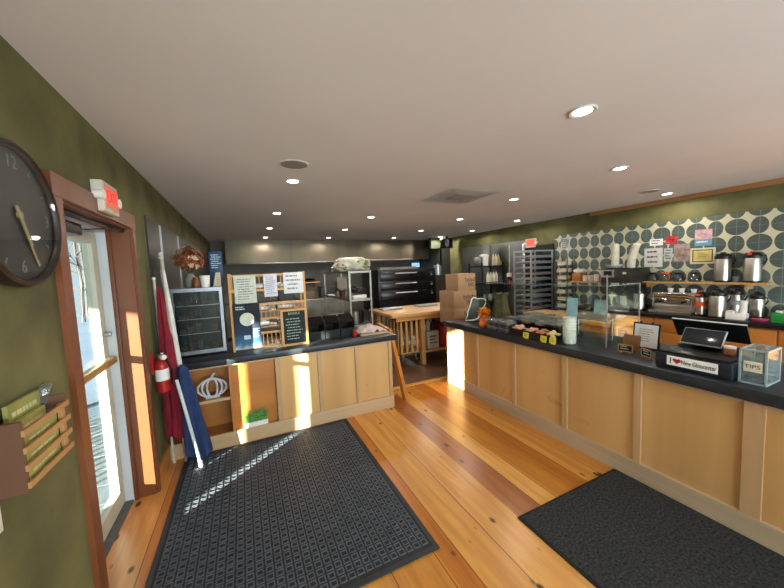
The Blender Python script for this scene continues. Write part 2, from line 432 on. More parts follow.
# dark return over the back kitchen doorway
S('trim_header', [(5.08, XR, 8.0, 8.12, 2.17, ZC)], M('header_green', '454a36', .7, ns=2, na=.2))
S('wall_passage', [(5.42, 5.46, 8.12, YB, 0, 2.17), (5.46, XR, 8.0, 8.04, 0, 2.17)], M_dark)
# steel sheets on the left kitchen wall
ob = MB().box(XL, XL + .012, 3.26, 8.6, .9, 2.13).build('trim_steel_sheet', M('steel_wall_sheet', '46453f', .45, 1, ns=1.5, na=.3)); struct(ob)
for y in (3.72, 4.65): MB().box(XL + .012, XL + .022, y - .018, y + .018, .9, 2.11).build('joint_strip', M_alu, ob)
ob = MB().box(XR - .012, XR, 5.15, 7.4, .1, 2.12).build('trim_steel_panel', M('cold_room_panel', '8a8c8a', .38, 1, ns=1.5, na=.25)); struct(ob)
# oval tiles
S('wall_tile', [(XR - .012, XR, -1.0, 4.42, .5, 2.13)], M_oval)
# raw wood strip at the ceiling on the right
M_raw = WOOD('raw_ceiling_strip', '8f6238', 'a87b4c', 'Y', 5, .7)
S('trim_ceiling', [(XR - .02, XR, -1.0, 3.7, 2.405, 2.468)], M_raw)
S('baseboard_left', [(XL, XL + .018, 2.876, 3.30, 0, .15)], M_orange)
S('baseboard_near_left', [(XL, XL + .018, YN, 1.78, 0, .13)], M_casing)

# left door: casing, reveals, leaf
dr = MB()
dr.box(XL, XL + .022, 1.785, 1.862, 0, 1.965); dr.box(XL, XL + .022, 2.825, 2.875, 0, 1.965)
dr.box(XL, XL + .026, 1.775, 2.885, 1.965, 2.06)
dr.box(XL - .124, XL + .005, 2.81, 2.84, 0, 1.975)   # far reveal
dr.box(XL - .124, XL + .005, 1.862, 1.88, 0, 1.975)
dr.box(XL - .124, XL + .005, 1.88, 2.81, 1.955, 1.975)
door = dr.build('door_1', M_casing, smooth=False); struct(door)
MB().box(XL - .124, XL - .10, 2.795, 2.81, 0, 1.955, bev=.003).build('door_stop', M_casing, door)
M_wframe = M('white_frame_paint', 'ccd2d6', .45, ns=6, na=.05)
MB().box(XL - .25, XL - .124, 2.80, 2.84, 0, 1.975).box(XL - .25, XL - .124, 1.862, 1.975, 0, 1.975).box(XL - .25, XL - .124, 1.975, 2.80, 1.93, 1.975).build('frame', M_wframe, door, smooth=False)
MB().box(XL - .25, XL - .13, 1.975, 2.80, 0, .012).build('sill', M('grey_rubber_sill', '55585a', .6, ns=40, na=.2, bump=.4), door)
M_leaf = M('door_leaf_paint', 'b9b8a8', .45, ns=8, na=.06)
lf = MB().box(XL - .225, XL - .175, 1.98, 2.06, .02, 1.92).box(XL - .225, XL - .175, 2.715, 2.795, .02, 1.92).box(XL - .225, XL - .175, 2.06, 2.715, .02, .13).box(XL - .225, XL - .175, 2.06, 2.715, 1.85, 1.92).build('leaf', M_leaf, door, smooth=False)
MB().box(XL - .203, XL - .198, 2.06, 2.715, .13, 1.85).build('pane', M_glass, lf)
MB().box(XL - .172, XL - .12, 2.06, 2.76, 1.04, 1.085, bev=.008).build('push_bar', M('push_bar_metal', 'b9a06c', .35, .6, ns=9, na=.1), lf)
MB().cyl((XL - .172, 2.76, 1.24), (XL - .14, 2.76, 1.24), .018).build('lock', M_alu, lf)
MB().box(XL - .17, XL - .09, 2.10, 2.36, 1.86, 1.925, bev=.01).build('closer', M_black, door)
MB().tube([(XL - .03, 1.90, 1.94), (XL - .03, 2.78, 1.945)], .008).sph((XL - .03, 2.785, 1.945), .016).build('closer_rod', M_black, door)
MB().bar((XL - .13, 2.34, 1.89), (XL - .02, 2.68, 1.945), .016, .008).build('closer_arm', M_black, door)

# ------------------------------------------------------------------ recessed lights, speakers, vent
def downlight(x, y, label, pw=1.0):
    t = thing('recessed_light', label, 'ceiling light', (x, y, ZC), 'recessed downlights')
    MB().lathe([(.048, 0), (.072, -.002), (.075, -.006), (.07, -.009), (.05, -.006), (.048, 0)], (x, y, ZC), 28, cap=False).build('trim_ring', M_white, t)
    MB().lathe([(.0505, -.001), (.049, -.0065), (.03, -.0085), (.003, -.009)], (x, y, ZC), 24).build('lens', M_lens, t)
    ld = bpy.data.lights.new('lamp', 'SPOT'); ld.energy = 22 * pw; ld.spot_size = R(174); ld.spot_blend = .3; ld.color = (1, .92, .82); ld.shadow_soft_size = .035
    lo = bpy.data.objects.new('lamp', ld); COL.objects.link(lo); lo.parent = t; lo.location = (0, 0, -.03)
spots = [
 (.49, 3.15, 'downlight just behind the round speaker on the left'), (.505, 4.84, 'second downlight in the left column, before the steel hood'),
 (.52, 6.43, 'third downlight in the left column'), (.545, 8.02, 'downlight at the left end of the row against the steel hood'),
 (2.0, 6.46, 'downlight in the second column from the left, middle of three'), (1.97, 4.9, 'downlight in the second column, nearest of three'),
 (2.04, 8.0, 'downlight against the hood, second in that row'), (3.85, 7.93, 'downlight against the hood, third in that row'),
 (3.82, 6.43, 'downlight behind the ceiling vent, middle of the third column'), (3.69, 4.80, 'downlight just behind the square ceiling vent'),
 (5.2, 6.28, 'downlight above the shelves of bottles near the hanging speaker'), (3.36, 3.2, 'downlight right beside the square ceiling vent'),
 (5.06, 4.74, 'downlight in front of the red exit sign on the right'), (5.22, 7.7, 'farthest downlight, beside the black hanging speaker'),
 (1.85, 1.24, 'largest and nearest bright downlight over the wood floor'), (3.32, 1.855, 'second nearest bright downlight over the right counter'),
 (5.30, 2.36, 'downlight next to the round speaker near the raw wood strip')]
for x, y, l in spots: downlight(x, y, l, 2.0 if y > 7.5 else (1.1 if y > 5.5 else 1.0))

def ceil_speaker(x, y, label):
    t = thing('ceiling_speaker', label, 'speaker', (x, y, ZC), 'round speakers in the ceiling')
    MB().lathe([(.10, 0), (.118, -.003), (.12, -.008), (.108, -.010), (.10, -.006)], (x, y, ZC), 32, cap=False).build('trim_ring', M('speaker_ring', 'dad8d6', .5), t)
    MB().lathe([(.109, -.002), (.106, -.007), (.05, -.009), (.002, -.009)], (x, y, ZC), 32).build('grille', M('speaker_grille', '8e8d8b', .6, ns=400, na=.5), t)
ceil_speaker(.433, 2.67, 'round grey ceiling speaker over the doormat')
ceil_speaker(4.85, 2.36, 'round grey ceiling speaker beside the raw wood strip')

t = thing('ceiling_vent', 'square white louvred air diffuser in the ceiling', 'air vent', (2.5, 3.25, ZC))
def sqring(mb, cx, cy, a0, a1, z0, z1):
    for s in range(4):
        p = [(-a1, -a1), (a1, -a1), (a0, -a0), (-a0, -a0)]
        ang = s * PI / 2
        q = [(x * math.cos(ang) - y * math.sin(ang), x * math.sin(ang) + y * math.cos(ang)) for x, y in p]
        tt = bmesh.new()
        vs = [tt.verts.new((cx + q[0][0], cy + q[0][1], z0)), tt.verts.new((cx + q[1][0], cy + q[1][1], z0)), tt.verts.new((cx + q[2][0], cy + q[2][1], z1)), tt.verts.new((cx + q[3][0], cy + q[3][1], z1))]
        tt.faces.new(vs); r = bmesh.ops.solidify(tt, geom=list(tt.faces), thickness=.006)
        mb._add(tt)
mb = MB(); sqring(mb, 2.5, 3.25, .27, .345, ZC - .009, ZC - .012); mb.build('frame', M('vent_frame', 'f2f1ef', .5), t)
mb = MB()
for k in range(3):
    a = .262 - k * .045; sqring(mb, 2.5, 3.25, a - .036, a, ZC - .010, ZC - .015)
mb.build('louvres', M('vent_louvre', 'e6e5e3', .5), t)
MB().box(2.37, 2.63, 3.12, 3.38, ZC - .018, ZC - .008).build('filter_grille', M('vent_filter', '9a9da0', .7, ns=200, na=.3), t)

# exit signs
def exit_sign(label, c, nrm, rt, w, h, head=True):
    """c centre of back on wall, nrm outwards, rt = right as read"""
    c = Vector(c); n = Vector(nrm); r = Vector(rt); u = Vector((0, 0, 1))
    t = thing('exit_sign', label, 'exit sign', tuple(c - u * h / 2))
    def bx(mb, a0, a1, b0, b1, d0, d1, bev=0):
        p = [c + r * a + u * b_ + n * d for a in (a0, a1) for b_ in (b0, b1) for d in (d0, d1)]
        mb.box(min(q.x for q in p), max(q.x for q in p), min(q.y for q in p), max(q.y for q in p), min(q.z for q in p), max(q.z for q in p), bev=bev)
    mb = MB(); bx(mb, -w / 2, w / 2, -h / 2, h / 2, .002, .055, .006); mb.build('housing', M('exit_housing', 'c9c2b4', .5), t)
    mb = MB(); bx(mb, -w * .40, w * .46, -h * .36, h * .40, .055, .057); mb.build('face', M_exit if False else EM('exit_face', 'c4705e', .3), t)
    text('letters', 'EXIT', h * .60, tuple(c + n * .0585 + r * w * .03 + u * h * .02), r, u, M_exit, t, .0008, sx=.80)
    if head:
        mb = MB(); e = c - r * (w / 2 + .02) + n * .05
        mb.cyl(e - n * .03, e + n * .015, .022, .026); mb.build('lamp_head', M_white, t)
        e = c + r * (w / 2 + .018) + n * .03
        MB().cyl(e - n * .02, e + n * .03, .02, .028).build('lamp_head', M_white, t)
exit_sign('red exit sign on the wall above the left glass door', (XL, 2.345, 2.065), (1, 0, 0), (0, 1, 0), .225, .165)
exit_sign('red exit sign on the green wall above the tray rack', (XR, 4.98, 2.04), (-1, 0, 0), (0, -1, 0), .26, .19)

# clock on the left wall
cy, cz, cr = 1.515, 1.835, .240
t = thing('wall_clock', 'large round black wall clock with white numerals beside the door', 'clock', (XL, cy, cz))
MB().lathe([(.22, .002), (cr, .004), (cr + .005, .03), (cr, .045), (cr - .012, .052), (cr - .02, .046), (cr - .024, .036)], (XL, cy, cz), 64, axis='X', cap=False).build('rim', M('clock_rim', '2a201e', .35), t)
MB().lathe([(.219, .003), (.219, .030)], (XL, cy, cz), 64, axis='X').build('dial', M('clock_dial', '26292c', .5, ns=8, na=.1), t)
M_num = M('clock_white', '7c7c74', .5)
for k in range(1, 13):
    a = k * PI / 6
    yy = cy + math.sin(a) * .175; zz = cz + math.cos(a) * .175
    if k % 3 == 0: text('numeral', str(k), .062, (XL + .0315, yy, zz), (0, 1, 0), (0, 0, 1), M_num, t)
    else: MB().bar((XL + .032, cy + math.sin(a) * .17, cz + math.cos(a) * .17), (XL + .032, cy + math.sin(a) * .192, cz + math.cos(a) * .192), .002, .006).build('hour_mark', M_num, t)
M_hand = M('brass_hand', 'a59a6a', .4, .3)
MB().bar((XL + .034, cy - .01, cz + .03), (XL + .034, cy + .085, cz - .17), .002, .009).build('minute_hand', M_hand, t)
MB().bar((XL + .037, cy - .012, cz + .03), (XL + .037, cy + .05, cz - .10), .002, .014).cyl((XL + .033, cy, cz), (XL + .041, cy, cz), .012).build('hour_hand', M_hand, t)
MB().lathe([(.222, .0455), (.222, .0475)], (XL, cy, cz), 64, axis='X').build('glass_cover', GL('clock_glass', 'ffffff', 1.2), t)

# brochure rack on the left wall
y0, y1, z0, z1 = 1.285, 1.525, .985, 1.17
t = thing('brochure_rack', 'slatted wooden brochure rack on the left wall below the clock', 'rack', (XL, (y0 + y1) / 2, z0))
M_rack = WOOD('rack_wood', '573a2b', '6f4c38', 'Z', 8, .5)
M_slat = WOOD('slat_wood', 'a87a4c', 'c0935f', 'Y', 9, .5)
MB().box(XL + .001, XL + .085, y0 - .012, y0, z0, z1 + .03).build('side_panel', M_rack, t)
MB().box(XL + .001, XL + .085, y1, y1 + .012, z0, z1 + .03).build('side_panel', M_rack, t)
MB().box(XL + .001, XL + .085, y0, y1, z0, z0 + .008).build('base_board', M_rack, t)
MB().box(XL + .001, XL + .006, y0, y1, z0 + .008, z1).build('back_board', M_rack, t)
for k in range(4):
    z = z0 + .012 + k * .053; MB().box(XL + .085, XL + .092, y0 - .012, y1 + .012, z, z + .018).build('slat', M_slat, t)
MB().box(XL + .07, XL + .083, y1 - .018, y1, z0 + .008, z1).build('corner_post', M_slat, t)
M_br = M('olive_brochure', 'a09c55', .6, ns=6, na=.25)
for k, (a, b, zb, h, l) in enumerate([(1.35, 1.515, z0 + .012, .235, 'tall olive booklet standing at the back of the wall rack'),
                                  (1.33, 1.49, z0 + .012, .185, 'shorter olive leaflet in the middle of the wall rack'),
                                  (1.31, 1.50, z0 + .012, .145, 'lowest green leaflet at the front of the wall rack')]):
    x = XL + .014 + k * .022
    bt = thing('brochure', l, 'brochure', (x, (a + b) / 2, zb), 'brochures in the wall rack')
    MB().box(x, x + .012, a, b, zb, zb + h).build('booklet', M_br, bt)
    scribble(MB(), (x + .012, a, zb), (0, 1, 0), (0, 0, 1), b - a, h, 5 + k, 31 + k, .0006, .4).build('print', M('pale_print', 'c9c494', .7), bt)
tag(MB().obox((XL + .02, 1.555, 1.19), (.03, .09, .09), (0, .2, .3), .004).build('plastic_sleeve', M_acr), 'crumpled clear plastic sleeve at the right corner of the wall rack', 'plastic sleeve')
t = thing('light_switch', 'white wall switch plate low on the left wall below the brochure rack', 'light switch', (XL, 1.272, .875))
MB().box(XL + .001, XL + .007, 1.240, 1.305, .875, .955, bev=.002).build('plate', M_white, t)
MB().box(XL + .007, XL + .012, 1.262, 1.282, .90, .93, bev=.001).build('rocker', M_white, t)

# ------------------------------------------------------------------ floor mats
def waffle_mat():
    x0, x1, y0, y1 = -.575, .905, 1.435, 3.235
    t = thing('door_mat', 'large dark grey rubber waffle mat in front of the left counter', 'mat', ((x0 + x1) / 2, (y0 + y1) / 2, 0))
    Mr = M('grey_rubber', '50565e', .55, ns=14, na=.25, bump=.15, bs=200)
    mb = MB(); mb.box(x0, x1, y0, y1, .001, .007, bev=.003); mb.build('base', M('mat_base_rubber', '22252b', .6, ns=14, na=.2, bump=.2, bs=150), t)
    p = .0485; nx = int((x1 - x0 - .06) / p); ny = int((y1 - y0 - .06) / p)
    ox = (x0 + x1) / 2 - nx * p / 2; oy = (y0 + y1) / 2 - ny * p / 2
    verts = []; faces = []
    def add_ring(cx, cy, a, b, zl, zt):
        base = len(verts)
        for (r, z) in ((a, zl), (a * .96, zt), (b * 1.05, zt), (b, zl)):
            for sx, sy in ((-1, -1), (1, -1), (1, 1), (-1, 1)): verts.append((cx + sx * r, cy + sy * r, z))
        for k in range(3):
            for j in range(4):
                faces.append((base + k * 4 + j, base + k * 4 + (j + 1) % 4, base + (k + 1) * 4 + (j + 1) % 4, base + (k + 1) * 4 + j))
    for i in range(nx):
        for j in range(ny):
            cx = ox + (i + .5) * p; cy_ = oy + (j + .5) * p
            add_ring(cx, cy_, .0195, .0130, .0065, .0115)
    me = bpy.data.meshes.new('ribs'); loc = t.location
    me.from_pydata([(v[0] - loc.x, v[1] - loc.y, v[2]) for v in verts], [], faces); me.materials.append(Mr)
    o = bpy.data.objects.new('waffle_ribs', me); COL.objects.link(o); o.parent = t
    mb = MB()
    for (a, b, c, d) in ((x0, x1, y0, y0 + .028), (x0, x1, y1 - .028, y1), (x0, x0 + .028, y0 + .028, y1 - .028), (x1 - .028, x1, y0 + .028, y1 - .028)): mb.box(a, b, c, d, .0065, .0105)
    mb.build('border', M('mat_edge_rubber', '2b2f35', .6, ns=14, na=.2), t)
waffle_mat()
t = thing('door_mat', 'black bristly floor mat in front of the long right counter', 'mat', (1.965, .4, 0))
MB().box(1.458, 2.468, -.8, 1.39, .001, .010, bev=.003).build('backing', M('mat_edge_black', '0e0f11', .7, ns=20, na=.2), t)
MB().box(1.475, 2.45, -.78, 1.373, .009, .013).build('pile', M('black_pile', '303233', .95, ns=75, na=1.0, bump=1.0, bs=260), t)
tag(MB().obox((1.20, .87, .003), (.02, .006, .003)).build('paper_scrap', M_paper), 'tiny white scrap of paper lying on the floorboards', 'paper scrap') if False else None

# ------------------------------------------------------------------ left counter
yF, yK = 3.276, 3.84
t = thing('counter_cabinet', 'left birch counter cabinet with an open orange nook and three panels', 'counter', (.45, 3.55, 0))
body = MB()
body.box(.245, 1.485, yF + .012, yK, .10, .785).box(XL + .01, .245, yK - .02, yK, .10, .785)
body.build('carcass', M_birch, t)
# nook interior
nk = MB()
nk.box(XL + .012, -.165, yF + .25, yF + .265, .12, .765)     # back of open side
nk.box(-.165, .22, yF + .03, yF + .045, .12, .765)            # recessed panel on right half
nk.box(XL + .012, .225, yF + .01, yK - .02, .10, .118)           # bottom
nk.box(XL + .012, .225, yF + .01, yK - .02, .767, .785)
nk.build('nook_lining', M_orange, t)
MB().box(-.185, -.165, yF + .003, yF + .262, .118, .767).build('divider', WOOD('orange_divider', 'a8662a', 'c07c38', 'Z', 7, .4), t)
MB().box(XL + .012, -.186, yF + .02, yF + .25, .445, .465).build('shelf', M_orange, t)
MB().box(XL + .012, -.186, yF + .012, yF + .02, .442, .468).build('shelf_edge', M_birchrailx, t)
for (a, b) in ((.225, .27), (.642, .680), (1.05, 1.09), (1.455, 1.492)):
    MB().box(a, b, yF - .012, yF + .014, .135, .785).build('stile', M_birchtrim, t)
for (a, b) in ((.27, .642), (.68, 1.05), (1.09, 1.455)):
    MB().box(a, b, yF + .007, yF + .0118, .135, .77).build('panel', M_birch, t)
MB().box(XL + .012, 1.50, yF - .014, yF + .012, 0, .135).build('kick_board', M_birchrailx, t)
MB().box(XL + .012, 1.49, yF - .006, yF + .012, .77, .7885).build('top_rail', M_birchrailx, t)
MB().box(1.486, 1.497, yF + .012, yK, .0, .785).build('end_panel', M_birch, t)
tag(MB().box(XL + .013, 1.555, 3.235, 3.86, .789, .848, bev=.004).build('worktop', M_slate), 'dark slate worktop on the left counter', 'worktop')
ZT = .8485
# pumpkin cut-out in the nook
t = thing('pumpkin_ornament', 'white openwork pumpkin cut-out standing on the nook shelf', 'ornament', (-.335, 3.36, .466))
mb = MB(); cx, cz0 = -.335, .57
for k, (a, b) in enumerate(((.118, .082), (.082, .09), (.042, .094))):
    pts = [(cx + a * math.cos(q), 3.36, cz0 + b * math.sin(q) - .01) for q in [2 * PI * i / 32 for i in range(32)]]
    mb.tube(pts, .0095, 8, closed=True)
mb.build('ribs', M('pumpkin_white', 'c9ced4', .5), t)
MB().tube([(cx, 3.36, .645), (cx + .008, 3.36, .675), (cx + .03, 3.36, .70)], [.012, .01, .012]).build('stem', M('pumpkin_stem', 'c4c6c8', .5), t)
MB().box(cx - .06, cx + .06, 3.345, 3.375, .466, .474).build('foot', M('pumpkin_white', 'c9ced4', .5), t)
# grass box
t = thing('grass_planter', 'white box of green artificial grass on the nook floor', 'planter', (.02, 3.262, .136))
t.location = (.02, 3.288, .119)
MB().box(-.085, .125, 3.278, 3.318, .119, .176, bev=.003).build('box', M_white, t)
mb = MB()
for i in range(150):
    x = random.uniform(-.08, .12); y = random.uniform(3.284, 3.312); h = random.uniform(.07, .15); w_ = random.uniform(.003, .005)
    dx = random.uniform(-.035, .035); dy = random.uniform(-.02, .006); z_ = .174
    mb.bm.faces.new([mb.bm.verts.new(v) for v in ((x - w_, y, z_), (x + w_, y, z_), (x + dx * .4 + w_ * .7, y + dy * .4, z_ + h * .6), (x + dx, y + dy, z_ + h), (x + dx * .4 - w_ * .7, y + dy * .4, z_ + h * .6))])
g = mb.build('grass', M('artificial_grass', '5c9140', .6, ns=45, na=.6), t); g['kind'] = 'stuff'
# glass-door display fridge
t = thing('display_fridge', 'small countertop display fridge with a silver framed glass door', 'fridge', (-.41, 3.68, ZT))
MB().box(-.625, -.195, 3.525, 3.85, ZT, 1.50, bev=.006).build('cabinet', M_black, t)
d = MB().box(-.625, -.598, 3.49, 3.522, ZT + .02, 1.50).box(-.222, -.195, 3.49, 3.522, ZT + .02, 1.50).box(-.598, -.222, 3.49, 3.522, ZT + .02, ZT + .055).box(-.598, -.222, 3.49, 3.522, 1.465, 1.50).build('door', M('fridge_frame', '8b8f94', .35, .9, ns=8, na=.2), t)
MB().box(-.598, -.222, 3.506, 3.512, ZT + .055, 1.465).build('glass_pane', M_glass, d)
MB().box(-.585, -.235, 3.519, 3.5245, ZT + .06, 1.46).build('dark_interior', M('fridge_interior', '161a20', .35, ns=4, na=.5), t)
for z in (1.06, 1.20, 1.33):
    MB().box(-.585, -.235, 3.513, 3.5185, z, z + .006).build('wire_shelf', M('fridge_frame', '8b8f94', .35, .9, ns=8, na=.2), t)
mb = MB()
for i, z in enumerate((.905, 1.066, 1.206, 1.336)):
    for k in range(5): mb.box(-.57 + k * .065, -.52 + k * .065, 3.513, 3.5185, z, z + .04 + .03 * ((k * 7 + i * 3) % 3))
mb.build('packages', M('dim_packages', '3a2f30', .5, ns=14, na=.9), t)
# flowers
t = thing('flower_arrangement', 'dried orange and cream flowers in a grey vase on the fridge', 'flowers', (-.47, 3.66, 1.501))
MB().lathe([(.04, 0), (.05, .04), (.045, .10), (.03, .13), (.035, .14)], (-.47, 3.66, 1.5015), 20).build('vase', M('grey_vase', '7f7c74', .5), t)
def blooms(n, seed, rad, name, mat):
    rnd = random.Random(seed); mb = MB()
    for i in range(n):
        a = rnd.uniform(0, 2 * PI); ph = rnd.uniform(-.6, 1.5); rr = rad * rnd.uniform(.35, 1)
        c = Vector((-.47 + rr * math.cos(a) * math.cos(ph), 3.66 + .75 * rr * math.sin(a) * math.cos(ph), 1.768 + rr * .95 * math.sin(ph)))
        n_ = (c - Vector((-.47, 3.66, 1.72))).normalized(); q = n_.to_track_quat('Z', 'Y')
        for k in range(6):
            w = 2 * PI * k / 6 + a; L_ = rnd.uniform(.022, .038)
            p1 = c + q @ Vector((math.cos(w) * L_, math.sin(w) * L_, .014)); p2 = c + q @ Vector((math.cos(w + .5) * L_ * .6, math.sin(w + .5) * L_ * .6, .004)); p3 = c + q @ Vector((math.cos(w - .5) * L_ * .6, math.sin(w - .5) * L_ * .6, .004))
            mb.bm.faces.new([mb.bm.verts.new(v) for v in (c, p3, p1, p2)])
    mb.build(name, mat, t)
blooms(150, 3, .138, 'orange_blooms', M('orange_petals', '8f4a26', .8, ns=20, na=.4))
blooms(80, 5, .135, 'cream_blooms', M('cream_petals', 'c7aa8c', .8, ns=20, na=.25))
mb = MB()
for i in range(9):
    a = i * .7; mb.tube([(-.47, 3.66, 1.62), (-.45 + .06 * math.cos(a), 3.66 + .05 * math.sin(a), 1.74)], .003, 5)
mb.build('stems', M('dry_stem', '6a4b2a', .8), t)
# blue sign, cup, jar, leaning card
t = thing('sign_holder', 'small blue counter sign with pale lettering on the fridge', 'sign', (-.24, 3.76, 1.501))
MB().box(-.305, -.185, 3.755, 3.763, 1.505, 1.86, bev=.002).build('frame', M('sign_blue_dark', '1d3b5e', .5), t)
scribble(MB(), (-.305, 3.755, 1.66), (1, 0, 0), (0, 0, 1), .12, .19, 7, 5, .001, .4).build('print', M('sign_print', 'a9c4d8', .6), t)
MB().box(-.31, -.18, 3.74, 3.78, 1.501, 1.506).build('base', M_black, t)
tag(MB().lathe([(.036, 0), (.046, .115), (.044, .115), (.034, .004)], (-.34, 3.60, 1.501), 24).build('cup', M_white), 'white cup on the fridge in front of the blue sign', 'cup')
tag(MB().lathe([(.03, 0), (.035, .01), (.035, .07), (.022, .09), (.022, .105)], (-.415, 3.585, 1.501), 20).build('jar', M('amber_jar', '6d4526', .3)), 'small amber jar on the fridge beside the white cup', 'jar')
t = thing('folded_card', 'cream folded card standing at the right edge of the fridge top', 'card', (-.235, 3.64, 1.501))
MB().prism([(0, 0), (.07, 0), (.07, .14), (.03, .14)], (-.275, 3.64, 1.502), (1, 0, 0), (0, 0, 1), .003).build('card', M('cream_card', 'cfc6ae', .8), t)
scribble(MB(), (-.245, 3.6365, 1.51), (1, 0, 0), (0, 0, 1), .035, .10, 4, 8, .0008).build('print', M_ink, t)

# ---- fire extinguisher
t = thing('fire_extinguisher', 'red fire extinguisher with white label hung by the door', 'fire extinguisher', (XL + .085, 3.04, .70))
ex, ey = XL + .068, 3.02
MB().lathe([(.037, 0), (.045, .01), (.046, .20), (.042, .235), (.026, .262), (.018, .27)], (ex, ey, .70), 24).build('cylinder', M_red, t)
MB().lathe([(.018, 0), (.02, .03), (.015, .035)], (ex, ey, .97), 16).build('valve', M_alu, t)
MB().bar((ex, ey, 1.00), (ex + .03, ey - .09, 1.03), .018, .008).bar((ex, ey, .985), (ex + .03, ey - .08, .985), .018, .006).build('handle', M_alu, t)
MB().tube([(ex, ey - .015, .985), (ex + .05, ey - .06, .96), (ex + .075, ey - .055, .88), (ex + .065, ey - .03, .80), (ex + .062, ey - .02, .76)], .009).build('hose', M_black, t)
MB().lathe([(.0466, 0), (.0466, .09)], (ex, ey, .80), 24).build('label', M_paper, t)
MB().cyl((ex + .02, ey - .045, .99), (ex + .035, ey - .06, .99), .02).build('gauge', M_white, t)
MB().box(XL + .002, ex - .045, ey - .02, ey + .02, .85, 1.02).build('bracket', M_red, t)

# ---- furled flags and poles in the corner (leaning on the wall)
def drape(name, mat, top, bot, w0, w1, seed, parent, folds=5, th=.006):
    top = Vector(top); bot = Vector(bot); n = 26; m = 24; rnd = random.Random(seed); ph = rnd.uniform(0, 6)
    mb = MB(); rings = []
    for j in range(n + 1):
        f = j / n; c = top.lerp(bot, f); w = w0 + (w1 - w0) * (f ** .7)
        ring = []
        for i in range(m):
            a = 2 * PI * i / m; rr = w * (1 + .22 * math.sin(folds * a + ph + f * 2.2) + .06 * math.sin(9 * a + f * 5)) * (.97 if j else .3)
            ring.append(mb.bm.verts.new((c.x + rr * math.cos(a), c.y + rr * .8 * math.sin(a), c.z + (.02 * math.sin(3 * a + ph) if j == n else 0))))
        rings.append(ring)
    for a, b in zip(rings, rings[1:]):
        for i in range(m): mb.bm.faces.new((a[i], a[(i + 1) % m], b[(i + 1) % m], b[i]))
    mb.bm.faces.new(rings[0]); mb.bm.faces.new(rings[-1])
    return mb.build(name, mat, parent)
t = thing('flag', 'furled white and red flag on a silver pole leaning by the fire extinguisher', 'flag', (-.60, 3.13, 0), 'furled flags in the corner')
MB().tube([(-.56, 3.17, .0), (-.60, 3.185, 1.77)], .011, 10).build('pole', M('silver_pole', 'b9b6ae', .3, .8), t)
MB().lathe([(.016, 0), (.02, .01), (.011, .02), (.018, .034), (.016, .046), (.004, .056)], (-.60, 3.185, 1.765), 14).build('finial', M('white_finial', 'c9c6be', .4), t)
drape('white_cloth', M_whitecloth, (-.60, 3.185, 1.71), (-.53, 3.20, .55), .013, .024, 1, t, 4)
drape('red_cloth', M_redcloth, (-.635, 3.18, 1.55), (-.595, 3.17, .26), .010, .075, 4, t, 5)
t = thing('flag', 'furled dark blue flag on a white pole with its tip on the mat', 'flag', (-.50, 3.17, 0), 'furled flags in the corner')
MB().tube([(-.43, 3.02, .013), (-.545, 3.02, .78)], .0125, 10).build('pole', M('pole_white', 'c9d2d6', .35), t)
MB().cyl((-.430, 3.02, .012), (-.436, 3.02, .06), .017).build('tip', M('pole_tip', 'd6d8d6', .4), t)
drape('blue_cloth', M_blue, (-.515, 3.10, .88), (-.445, 3.14, .07), .03, .098, 9, t, 4)
t = thing('flag_pole', 'bare white pole standing behind the furled red flag', 'pole', (-.66, 3.22, 0))
MB().tube([(-.655, 3.06 + .16, .0), (-.668, 3.05 + .16, 1.60)], .010, 10).build('pole', M('pole_cream', 'c4bcab', .5), t)
MB().sph((-.668, 3.21, 1.605), .014).build('cap', M_white, t)

# ------------------------------------------------------------------ wooden lattice crate rack with notices on left counter
t = thing('lattice_rack', 'pale wooden lattice rack standing on the left counter holding notices', 'rack', (.23, 3.5, ZT))
for x in (-.135, .572): MB().box(x, x + .022, 3.44, 3.46, ZT, 1.62).build('post', M_pinez, t)
for x in (-.135, .572): MB().box(x, x + .022, 3.70, 3.72, ZT, 1.62).build('post', M_pinez, t)
for z in (1.585, 1.435, 1.29, 1.145, 1.00, .865): MB().box(-.135, .594, 3.436, 3.442, z, z + .022).build('rail', M_pinex, t)
for z in (1.22, 1.06, 1.45):
    MB().box(-.113, .572, 3.46, 3.70, z, z + .010).build('shelf', M_pinex, t)
for (zb, zt) in ((1.457, 1.585), (1.167, 1.29), (.887, 1.00)):
    mb = MB()
    for k in range(17): mb.box(-.105 + k * .041, -.097 + k * .041, 3.446, 3.454, zb - .002, zt + .002)
    mb.build('lattice_slats', M_pinez, t)
for z in (1.231, 1.071, 1.461):
    for x in (.05, .3):
        tt = tag(MB().box(x, x + .17, 3.49, 3.66, z, z + .05, bev=.006).build('tin_tray', M_dsteel), {1.231: 'shallow steel tray on the middle shelf of the lattice rack', 1.071: 'shallow steel tray on the lowest shelf of the lattice rack', 1.461: 'shallow steel tray on the top shelf of the lattice rack'}[z] + (', left one' if x < .2 else ', right one'), 'tray', 'trays in the lattice rack')
def notice(name, label, cat, x0, x1, z0, z1, y, paper, rows, seed, ink=M('grey_ink', '73787e', .8), group=None):
    o = thing(name, label, cat, ((x0 + x1) / 2, y, z0), group)
    MB().box(x0, x1, y - .003, y, z0, z1).build('sheet', paper, o)
    if rows: scribble(MB(), (x0, y - .003, z0), (1, 0, 0), (0, 0, 1), x1 - x0, z1 - z0, rows, seed, .0008, .33).build('print', ink, o)
    return o
yN = 3.4355
notice('paper_notice', 'large pale green notice at top left of the lattice rack', 'notice', -.085, .112, 1.325, 1.598, yN, M('pale_green_paper', 'c3cbbd', .8), 9, 11, group='notices on the lattice rack')
notice('paper_notice', 'narrow lilac-white notice in the top middle of the lattice rack', 'notice', .185, .312, 1.375, 1.603, yN, M('lilac_paper', 'cfcfdb', .8), 9, 12, group='notices on the lattice rack')
